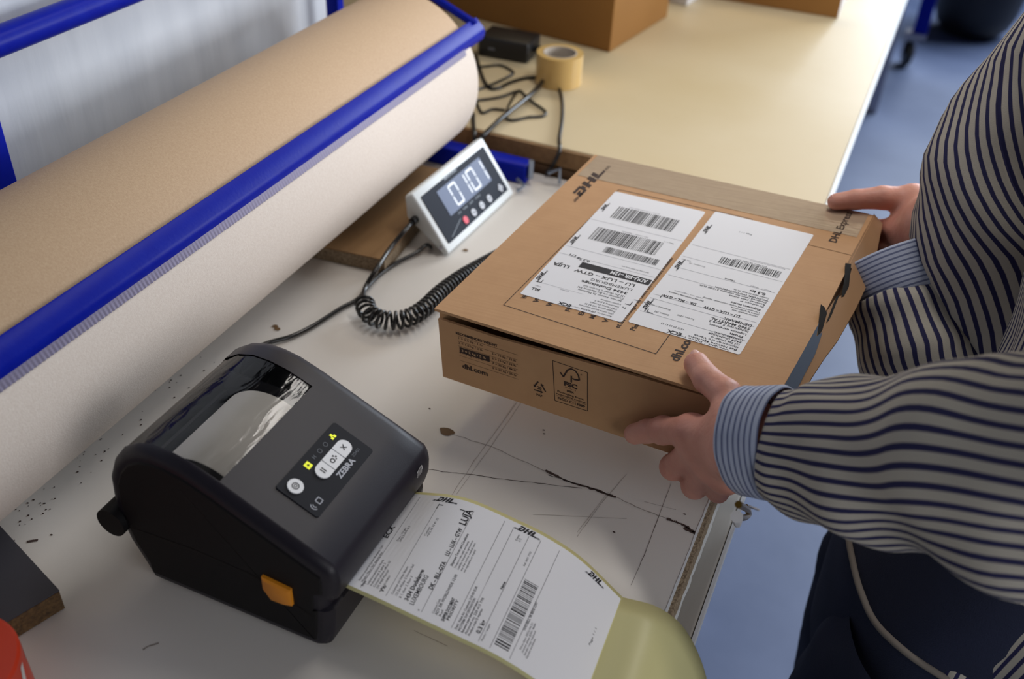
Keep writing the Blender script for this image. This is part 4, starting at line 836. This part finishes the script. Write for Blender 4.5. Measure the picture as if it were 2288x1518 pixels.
# ------------------------------------------------------------------ person: signed distance modelling + surface nets
from mathutils import noise as mnoise
def smin(a, b_, k):
    h = np.clip(.5 + .5 * (b_ - a) / k, 0, 1); return b_ * (1 - h) + a * h - k * h * (1 - h)
def cone(P, a, b_, ra, rb):
    a = np.array(a, float); b_ = np.array(b_, float); d = b_ - a; t = np.clip(((P - a) @ d) / (d @ d), 0, 1)
    return np.linalg.norm(P - (a + t[..., None] * d), axis=-1) - (ra + (rb - ra) * t)
def ell(P, c, r, R_=None):
    q = P - np.array(c); 
    if R_ is not None: q = q @ R_
    r = np.array(r); k0 = np.linalg.norm(q / r, axis=-1); k1 = np.linalg.norm(q / (r * r), axis=-1); return k0 * (k0 - 1) / np.maximum(k1, 1e-9)
def surface_nets(fn, lo, hi, vx):
    lo = np.array(lo, float); n = np.ceil((np.array(hi) - lo) / vx).astype(int) + 1
    g = [lo[i] + np.arange(n[i]) * vx for i in range(3)]
    P = np.stack(np.meshgrid(*g, indexing='ij'), -1).astype(np.float32); D = fn(P); del P
    S = D < 0; c = np.zeros(tuple(n - 1), int)
    for i in (0, 1):
        for j in (0, 1):
            for k in (0, 1): c += S[i:n[0] - 1 + i, j:n[1] - 1 + j, k:n[2] - 1 + k]
    act = (c > 0) & (c < 8); idx = -np.ones(act.shape, int); cells = np.argwhere(act); idx[act] = np.arange(len(cells))
    acc = np.zeros((len(cells), 3)); cnt = np.zeros(len(cells))
    E_ = [((0, 0, 0), (1, 0, 0)), ((0, 1, 0), (1, 1, 0)), ((0, 0, 1), (1, 0, 1)), ((0, 1, 1), (1, 1, 1)), ((0, 0, 0), (0, 1, 0)), ((1, 0, 0), (1, 1, 0)), ((0, 0, 1), (0, 1, 1)), ((1, 0, 1), (1, 1, 1)), ((0, 0, 0), (0, 0, 1)), ((1, 0, 0), (1, 0, 1)), ((0, 1, 0), (0, 1, 1)), ((1, 1, 0), (1, 1, 1))]
    for a, b_ in E_:
        a = np.array(a); b_ = np.array(b_); ca = cells + a; cb = cells + b_; da = D[tuple(ca.T)]; db = D[tuple(cb.T)]; m = (da < 0) != (db < 0)
        t = (da / (da - db + 1e-12))[:, None]; acc[m] += (a + t * (b_ - a))[m]; cnt[m] += 1
    V = lo + (cells + acc / cnt[:, None]) * vx; F = []
    for ax in range(3):
        o1 = (ax + 1) % 3; o2 = (ax + 2) % 3
        sl = [slice(1, n[i] - 1) for i in range(3)]; sa_ = list(sl); sb_ = list(sl); sa_[ax] = slice(0, n[ax] - 1); sb_[ax] = slice(1, n[ax])
        A_ = S[tuple(sa_)]; B_ = S[tuple(sb_)]; off = np.array([1, 1, 1]); off[ax] = 0
        for sgn, M_ in ((1, A_ & ~B_), (-1, ~A_ & B_)):
            e = np.argwhere(M_) + off
            if not len(e): continue
            q = []
            for (x, y) in ((0, 0), (-1, 0), (-1, -1), (0, -1)):
                z = e.copy(); z[:, o1] += x; z[:, o2] += y; q.append(idx[tuple(z.T)])
            q = np.stack(q, 1); F.append(q if sgn > 0 else q[:, ::-1])
    F = np.concatenate(F); F = F[(F >= 0).all(1)]
    return V, F
def chain(P, pts, rs, k=.004):
    d = None
    for i in range(len(pts) - 1):
        e = cone(P, pts[i], pts[i + 1], rs[i], rs[i + 1]); d = e if d is None else smin(d, e, k)
    return d
# --- left hand (near): joints are set against the package faces
LWR = np.array(front_px(1668, 990, 46)); LELB = np.array([.155, .530, .240])
lh = dict(
 thumb=([top_px(1556, 814, 9.8), top_px(1580, 848, 10.8), top_px(1622, 882, 13), front_px(1640, 935, 30)], [.0104, .0112, .0124, .0158]),
 index=([front_px(1418, 970, 9.5), front_px(1446, 964, 10.5), front_px(1482, 962, 14), front_px(1545, 965, 26)], [.0092, .0100, .0110, .0130]),
 **{k: ([BT(to_box(front_px(*pp, dd))[0] - 6, 30, -BH - 9), BT(to_box(front_px(*pp, dd))[0] - 2, 12, -BH - 10.5), front_px(*pp, dd), front_px(*mp, md)], rs) for k, pp, dd, mp, md, rs in (
   ('middle', (1504, 1044), 9, (1560, 1000), 30, [.0082, .0090, .0105, .0130]), ('ring', (1552, 1086), 12, (1585, 1038), 32, [.0080, .0088, .0103, .0128]), ('little', (1604, 1100), 15, (1622, 1066), 32, [.0070, .0078, .0090, .0120]))})
def f_lhand(P):
    palm = None
    for nme in ('index', 'middle', 'ring', 'little'):
        e = cone(P, LWR, lh[nme][0][-1], .0170, .0125); palm = e if palm is None else smin(palm, e, .012)
    palm = smin(palm, cone(P, lh['index'][0][-1], lh['little'][0][-1], .0125, .0118), .010)
    palm = smin(palm, cone(P, LWR + (lh['thumb'][0][-1] - LWR) * .2, lh['thumb'][0][-1], .018, .0150), .014)
    palm = smin(palm, cone(P, lh['thumb'][0][-1], lh['index'][0][-1] * .6 + LWR * .4, .0125, .011), .014)
    d = palm
    for nme, (pts, rs) in lh.items(): d = smin(d, chain(P, pts, rs, .003), .0055)
    w2 = LWR + (LELB - LWR) * .35; u_ = (LELB - LWR) / np.linalg.norm(LELB - LWR)
    fa = smin(cone(P, LWR + np.array([0, 0, .010]), w2 + np.array([0, 0, .010]), .0215, .026), cone(P, LWR + np.array([0, 0, -.010]), w2 + np.array([0, 0, -.010]), .0215, .026), .012)
    d = smin(d, fa, .016)
    for nme in ('middle', 'ring', 'index'):   # knuckles and tendons
        pts = lh[nme][0]; nrm_ = -BR[:, 1] * .6 + np.array([0, 0, .2])
        d = smin(d, np.linalg.norm(P - (pts[-1] + nrm_ * .006), axis=-1) - .0085, .006); d = smin(d, np.linalg.norm(P - pts[-2], axis=-1) - rs_at(lh[nme][1][-2]) * 1.06, .004)
        d = smin(d, cone(P, pts[-1] + nrm_ * .0085, LWR + nrm_ * .018, .0040, .0030), .008)
    return d
def rs_at(r): return r
# --- right hand (far): thumb on the back edge, palm on the right face, fingers behind and below
RWR = np.array(ony(2085, 500, .960)); RELB = np.array([.160, .850, .055])
rh = dict(
 thumb=([top_px(1868, 451, 8.5), top_px(1912, 446, 11), top_px(1972, 442, 13), top_px(2040, 448, 10)], [.0088, .0102, .0120, .0140]),
 index=([BT(250, BD + 9, -34), BT(276, BD + 10, -30), BT(303, BD + 12, -24), BT(340, BD + 4, -14)], [.0080, .0090, .0100, .0125]),
 middle=([BT(248, BD + 9, -54), BT(274, BD + 10, -50), BT(302, BD + 12, -44), BT(342, BD - 4, -30)], [.0080, .0090, .0100, .0125]),
 ring=([BT(256, BD + 9, -72), BT(280, BD + 10, -70), BT(306, BD + 10, -64), BT(346, BD - 12, -46)], [.0078, .0086, .0098, .0122]),
 little=([BT(290, BD - 14, -BH - 9), BT(308, BD - 8, -BH - 8), BT(326, BD - 4, -80), BT(350, BD - 20, -60)], [.0070, .0078, .0088, .0115]))
def f_rhand(P):
    palm = None
    for nme in ('index', 'middle', 'ring', 'little'):
        e = cone(P, RWR, rh[nme][0][-1], .0175, .0125); palm = e if palm is None else smin(palm, e, .012)
    palm = smin(palm, cone(P, RWR, rh['thumb'][0][-1], .018, .0145), .014); palm = smin(palm, cone(P, rh['thumb'][0][-1], rh['index'][0][-1], .013, .012), .014)
    d = palm
    for nme, (pts, rs) in rh.items(): d = smin(d, chain(P, pts, rs, .003), .0055)
    w2 = RWR + (RELB - RWR) * .35
    return smin(d, cone(P, RWR, w2, .026, .031), .016)
NB = np.array([.150, .80, .575]); HB = np.array([.125, .80, .735]); SHL = np.array([.205, .615, .462]); SHR = np.array([.185, .965, .44])
def f_body(P):
    d = smin(ell(P, (.255, .80, .30), (.085, .140, .20)), ell(P, (.235, .80, .04), (.085, .132, .20)), .06)
    d = smin(d, cone(P, SHL + np.array([0, .03, -.03]), SHR + np.array([0, -.03, -.03]), .040, .040), .05); d = smin(d, cone(P, (.18, .80, .47), NB + np.array([-.004, 0, .04]), .058, .050), .03)
    for s_, e_, w_ in ((SHL, LELB, LWR), (SHR, RELB, RWR)):
        d = smin(d, cone(P, s_ + np.array([0, 0, -.035]), e_, .038, .034), .03); d = smin(d, cone(P, e_, w_ + (e_ - w_) * .3, .034, .027), .02)
    for y in (.705, .895):
        d = smin(d, cone(P, (.185, y, -.10), (.155, y, -.46), .072, .050), .04); d = smin(d, cone(P, (.165, y, -.46), (.185, y, -.83), .048, .032), .02); d = smin(d, cone(P, (.185, y, -.86), (.06, y, -.875), .024, .018), .02)
    return d
def f_head(P):
    d = smin(ell(P, HB + np.array([.012, 0, .03]), (.094, .074, .088)), ell(P, HB + np.array([-.030, 0, -.035]), (.058, .056, .070)), .04)
    d = smin(d, cone(P, HB + np.array([-.086, 0, .005]), HB + np.array([-.106, 0, -.026]), .008, .012), .010)
    for s_ in (-1, 1):
        d = smin(d, ell(P, HB + np.array([.012, s_ * .076, -.01]), (.018, .008, .030)), .006); d = -smin(-d, np.linalg.norm(P - (HB + np.array([-.090, s_ * .031, .012])), axis=-1) - .012, .006)
    d = smin(d, ell(P, HB + np.array([-.082, 0, -.058]), (.010, .024, .005)), .004); d = smin(d, ell(P, HB + np.array([-.086, 0, -.070]), (.010, .020, .006)), .004)
    return smin(d, cone(P, HB + np.array([.02, 0, -.05]), NB + np.array([.002, 0, -.03]), .054, .054), .03)
allp = np.array([p for k in lh for p in lh[k][0]] + [LWR, LWR + (LELB - LWR) * .35]); V1, F1 = surface_nets(f_lhand, allp.min(0) - .034, allp.max(0) + .034, .0018)
allp = np.array([p for k in rh for p in rh[k][0]] + [RWR, RWR + (RELB - RWR) * .35]); V2, F2 = surface_nets(f_rhand, allp.min(0) - .036, allp.max(0) + .036, .0022)
V3, F3 = surface_nets(f_body, (-.06, .40, -.91), (.36, 1.12, .66), .011); V4, F4 = surface_nets(f_head, HB - np.array([.14, .11, .22]), HB + np.array([.13, .11, .14]), .0045)
vs = np.concatenate([V1, V2, V3, V4]); fs = np.concatenate([F1, F2 + len(V1), F3 + len(V1) + len(V2), F4 + len(V1) + len(V2) + len(V3)])
me = bpy.data.meshes.new('person'); me.from_pydata(vs.tolist(), [], fs.tolist()); me.materials.append(m_skin)
for p in me.polygons: p.use_smooth = True
man = bpy.data.objects.new('person', me); COL.objects.link(man)
tag(man, 'person in navy striped shirt and dark jeans holding the package with both hands', 'person')
def nail(c, dirv, up, w, l, name='nail'):
    c, dirv, up = np.array(c), np.array(dirv) / np.linalg.norm(dirv), np.array(up); up = up - dirv * up.dot(dirv); up /= np.linalg.norm(up); sd_ = np.cross(dirv, up); b = MB(); vs = []
    for i in range(7):
        a = -1 + 2 * i / 6
        for j in range(5):
            t = -1 + 2 * j / 4; ww = w * (1 - .25 * max(t, 0) ** 2); vs.append(c + sd_ * a * ww + dirv * t * l * (1 - .25 * a * a * (t > 0)) - up * (a * a * w * .42) )
    b.add(vs, [(i * 5 + j, i * 5 + j + 1, (i + 1) * 5 + j + 1, (i + 1) * 5 + j) for i in range(6) for j in range(4)]); return b.build(name, m_nail, man, smooth=True, ang=0)
t0, t1 = lh['thumb'][0][0], lh['thumb'][0][1]; upv = BR[:, 2]; dv = (t0 - t1) / np.linalg.norm(t0 - t1)
nail(t0 + upv * .0102 + dv * .0005, dv, upv + dv * .12, .0058, .0066)
t0, t1 = rh['thumb'][0][0], rh['thumb'][0][1]; dv = (t0 - t1) / np.linalg.norm(t0 - t1); nail(t0 + upv * .0080 + BR[:, 1] * .0022 + dv * .001, dv, upv + BR[:, 1] * .35, .0055, .0062)

# --- clothing as lofted cloth with folds
def loft(mb, secs, per, nseg=72, mi=0, wr=.0, wf=14, seed=0, fold=None, thick=None, uvv=0, swap=False, capends=False):
    """secs: list of (centre, axisA, axisB, ra, rb); uv.x = around, uv.y = along"""
    k0 = len(mb.v); vs = []; uvs = []; L = uvv; prev = None
    for i, (c, a, b_, ra, rb) in enumerate(secs):
        if prev is not None: L += np.linalg.norm(c - prev)
        prev = c
        for k in range(nseg + 1):
            t = 2 * math.pi * k / nseg; r_ = a * math.cos(t) * ra + b_ * math.sin(t) * rb; p = c + r_; n_ = r_ / (np.linalg.norm(r_) + 1e-9)
            dsp = 0
            if wr: dsp = wr * (mnoise.noise(Vector((p * wf).tolist()) + Vector((seed, 0, 0))) + .5 * mnoise.noise(Vector((p * wf * 2.3).tolist()) + Vector((0, seed, 0))))
            if fold: dsp += fold(i / (len(secs) - 1), t)
            p = p + n_ * dsp; vs.append(tuple(p)); uvs.append((L, per * k / nseg) if swap else (per * k / nseg, L))
    m = nseg + 1; fs = [(i * m + k, i * m + k + 1, (i + 1) * m + k + 1, (i + 1) * m + k) for i in range(len(secs) - 1) for k in range(nseg)]
    mb.add(vs, fs, mi, uvs); return L
def tube_secs(pts, rads, n=10, up=(0, 0, 1), dens=6):
    C_ = spline(pts, dens); R_ = np.array(spline([(r[0], r[1], 0) for r in rads], dens)); out = []; pa = None
    for i, c in enumerate(C_):
        d = C_[min(i + 1, len(C_) - 1)] - C_[max(i - 1, 0)]; d = d / np.linalg.norm(d); a = np.array(up, float) - d * np.dot(up, d)
        if np.linalg.norm(a) < .2 and pa is not None: a = pa - d * np.dot(pa, d)
        elif pa is not None: a = a / np.linalg.norm(a) * .5 + pa * .5; a -= d * np.dot(a, d)
        a /= np.linalg.norm(a); pa = a; out.append((c, a, np.cross(d, a), R_[i][0], R_[i][1]))
    return out
sh = MB()
dL = (LELB - LWR) / np.linalg.norm(LELB - LWR)
c0 = LWR + dL * .004 + np.array([0, 0, .002])
LS = [c0 + dL * .028, c0 + dL * .05 + np.array([0, 0, -.003]), c0 + dL * .09 + np.array([0, 0, -.004]), c0 + dL * .14 + np.array([0, 0, -.002]), LELB + np.array([-.02, -.003, .0]), LELB + np.array([.02, -.004, .03]), LELB + np.array([.035, .03, .10]), SHL + np.array([.01, -.004, -.06]), SHL + np.array([.0, .006, -.012]), SHL + np.array([0, .020, .012]), SHL + np.array([0, .030, .022])]
foldL = lambda u, t: .006 * math.sin(u * 38 + 1.6 * math.sin(t + 1)) * max(0, math.sin(u * math.pi)) * (.5 + .5 * math.cos(t - 2)) + .004 * math.sin(u * 22 + 2 * t) * min(1, u * 4)
loft(sh, tube_secs(LS, [(.0405, .0405), (.051, .048), (.059, .055), (.065, .060), (.069, .064), (.072, .068), (.070, .068), (.070, .070), (.066, .066), (.044, .046), (.004, .004)], dens=10), .27, 96, 0, .007, 13, 1, foldL)
dR = (RELB - RWR) / np.linalg.norm(RELB - RWR); cR = np.array(ony(2000, 600, .918))
RS = [cR + dR * .028, cR + dR * .05, cR + dR * .09, cR + dR * .14, RELB + np.array([-.03, .0, -.01]), RELB + np.array([.015, .01, .02]), np.array([.108, .920, .19]), np.array([.122, .960, .32]), SHR + np.array([0, -.012, -.01]), SHR + np.array([0, -.028, .028]), SHR + np.array([0, -.034, .042])]
foldR = lambda u, t: .006 * math.sin(u * 34 + 1.4 * math.sin(t)) * max(0, math.sin(u * math.pi)) + .003 * math.sin(u * 20 - 2 * t) * min(1, u * 4)
loft(sh, tube_secs(RS, [(.055, .052), (.062, .058), (.066, .062), (.068, .062), (.072, .068), (.074, .070), (.074, .072), (.074, .072), (.068, .068), (.046, .048), (.004, .004)], dens=10), .27, 96, 0, .007, 13, 5, foldR)
X_, Y_ = np.array([1., 0, 0]), np.array([0, 1., 0])
TSEC = [(-.075, .222, .143, .196), (-.05, .222, .140, .194), (-.02, .226, .136, .190), (.06, .245, .132, .176), (.15, .262, .132, .172), (.24, .262, .134, .178), (.33, .25, .134, .188), (.40, .222, .125, .190), (.455, .205, .108, .188), (.495, .188, .090, .158), (.525, .168, .066, .085), (.550, .158, .062, .066)]
tz = np.array(spline([(z, cx, a) for (z, cx, a, b_) in TSEC], 6)); tb = np.array(spline([(b_, 0, 0) for (z, cx, a, b_) in TSEC], 6))
secs = [(np.array([q[1], .80, q[0]]), X_, Y_, q[2], tb[i][0]) for i, q in enumerate(tz)]
foldT = lambda u, t: .006 * math.sin(t * 9 + u * 9 + 1.5 * math.sin(u * 12)) * max(0, 1 - u * 1.2) + .004 * math.sin(u * 30 + 3 * math.sin(t)) * max(0, math.sin(u * math.pi))
loft(sh, secs, 1.02 * .80, 180, 0, .008, 10, 9, foldT)
shirt = sh.build('shirt', [m_shirt], man, smooth=True, fixn=False, ang=0); s_ = shirt.modifiers.new('thickness', 'SOLIDIFY'); s_.thickness = .0012; s_.offset = -1; shirt['label'] = 'navy and grey striped shirt'
def cuff(c, d, ra, rb, up, ln, flare=0, name='cuff'):
    b = MB(); a = np.array(up, float); a -= d * a.dot(d); a /= np.linalg.norm(a); b2 = np.cross(d, a); S_ = []
    prof_ = [(.002, -.0045), (0, -.003), (-.0005, 0), (.002, .0012), (ln * .3, .0014), (ln * .6, .0022), (ln * .92, .0022), (ln, .0002)]
    for (l_, o_) in prof_: S_.append((c + d * l_, a, b2, ra + o_, rb + o_))
    loft(b, S_, .27, 96, 0, .0018, 30, 3, lambda u, t: flare * math.sin(2 * t + 1), swap=True)
    o = b.build(name, [m_cuff], shirt, smooth=True, fixn=False, ang=0); return o
cuff(c0 + dL * -.006, dL, .0415, .0400, (0, 0, 1), .036, .0015)
cuff(cR + dR * -.010, dR, .0560, .0520, (0, 0, 1), .045, .002)
b = MB(); loft(b, [(np.array([.157, .80, .548]), X_, Y_, .062, .064), (np.array([.155, .80, .572]), X_, Y_, .064, .066), (np.array([.157, .80, .590]), X_, Y_, .060, .061), (np.array([.158, .80, .556]), X_, Y_, .074, .080)], .4, 60); b.build('collar', [m_shirt], shirt, smooth=True, fixn=False)
# jeans
jn = MB()
for y in (.702, .898):
    P_ = [(.175, y - .003, -.13), (.148, y - .004, -.24), (.140, y, -.40), (.155, y, -.60), (.170, y, -.80), (.172, y, -.868)]
    loft(jn, tube_secs(P_, [(.098, .092), (.100, .092), (.082, .082), (.068, .068), (.062, .062), (.066, .064)], up=(1, 0, 0), dens=8), .5, 64, 0, .006, 12, y * 9)
HS = [(-.30, .172, .095, .165), (-.22, .170, .118, .178), (-.14, .176, .126, .180), (-.07, .183, .132, .180), (-.02, .192, .126, .176), (.03, .200, .116, .168)]
loft(jn, [(np.array([cx, .80, z]), X_, Y_, a, b_) for (z, cx, a, b_) in HS], .9, 96, 0, .004, 12, 2)
jeans = jn.build('jeans', [m_jean], man, smooth=True, fixn=False, ang=0); jeans['label'] = 'dark blue jeans'
bvh = BVHTree.FromPolygons([tuple(v) for v in jn.v], jn.f); sp_ = []
for p in spline([(1897, 1190, 0), (1905, 1240, 0), (1925, 1320, 0), (1962, 1395, 0), (2030, 1460, 0), (2130, 1525, 0)], 14):
    h_ = bvh.ray_cast(Vector(CAM), Vector(ray(p[0], p[1])))
    if h_[0] is not None: sp_.append(np.array(h_[0]) + np.array(h_[1]) * (.0012 if Vector(h_[1]).dot(Vector(ray(p[0], p[1]))) < 0 else -.0012))
if len(sp_) > 4:
    b = MB(); b.tube(sp_, .0034, 8); b.build('seam', m_seam, jeans, smooth=True, ang=0)
for y in (.702, .898):
    P_ = [(.235, y, -.872), (.18, y, -.868), (.10, y, -.874), (.03, y, -.880), (-.02, y, -.882)]
    b = MB(); loft(b, tube_secs(P_, [(.022, .030), (.031, .036), (.026, .042), (.018, .046), (.006, .02)], up=(0, 0, 1), dens=6), .3, 32); 
    b.build('shoe', [m_shoe], man, smooth=True, fixn=False)
V5, F5 = surface_nets(lambda P: np.maximum(smin(ell(P, HB + np.array([.018, 0, .038]), (.101, .082, .094)), ell(P, HB + np.array([.045, 0, -.02]), (.066, .078, .07)), .02), -(.62 * (P[..., 0] - HB[0] + .062) + .55 * (P[..., 2] - HB[2] - .0))), HB - np.array([.12, .1, .12]), HB + np.array([.14, .1, .15]), .005)
me = bpy.data.meshes.new('hair'); me.from_pydata(V5.tolist(), [], F5.tolist()); me.materials.append(m_hair); hr = bpy.data.objects.new('hair', me); COL.objects.link(hr); hr.parent = man
for s_ in (-1, 1):
    b = MB(); c = HB + np.array([-.0725, s_ * .031, .012]); b.lathe(c - np.array([.011, 0, 0]), (1, 0, 0), [(.011 * math.sin(t), .011 - .011 * math.cos(t)) for t in np.linspace(0.02, 3.1, 12)], 20)
    e = b.build('eye', mat('eye_white', (226, 222, 216), .2), man, smooth=True); b = MB(); b.lathe(c - np.array([.0114, 0, 0]), (1, 0, 0), [(.0001, 0), (.005, .0004), (.005, .001)], 20); b.build('iris', mat('iris_brown', (50, 34, 24), .2), e, smooth=True)
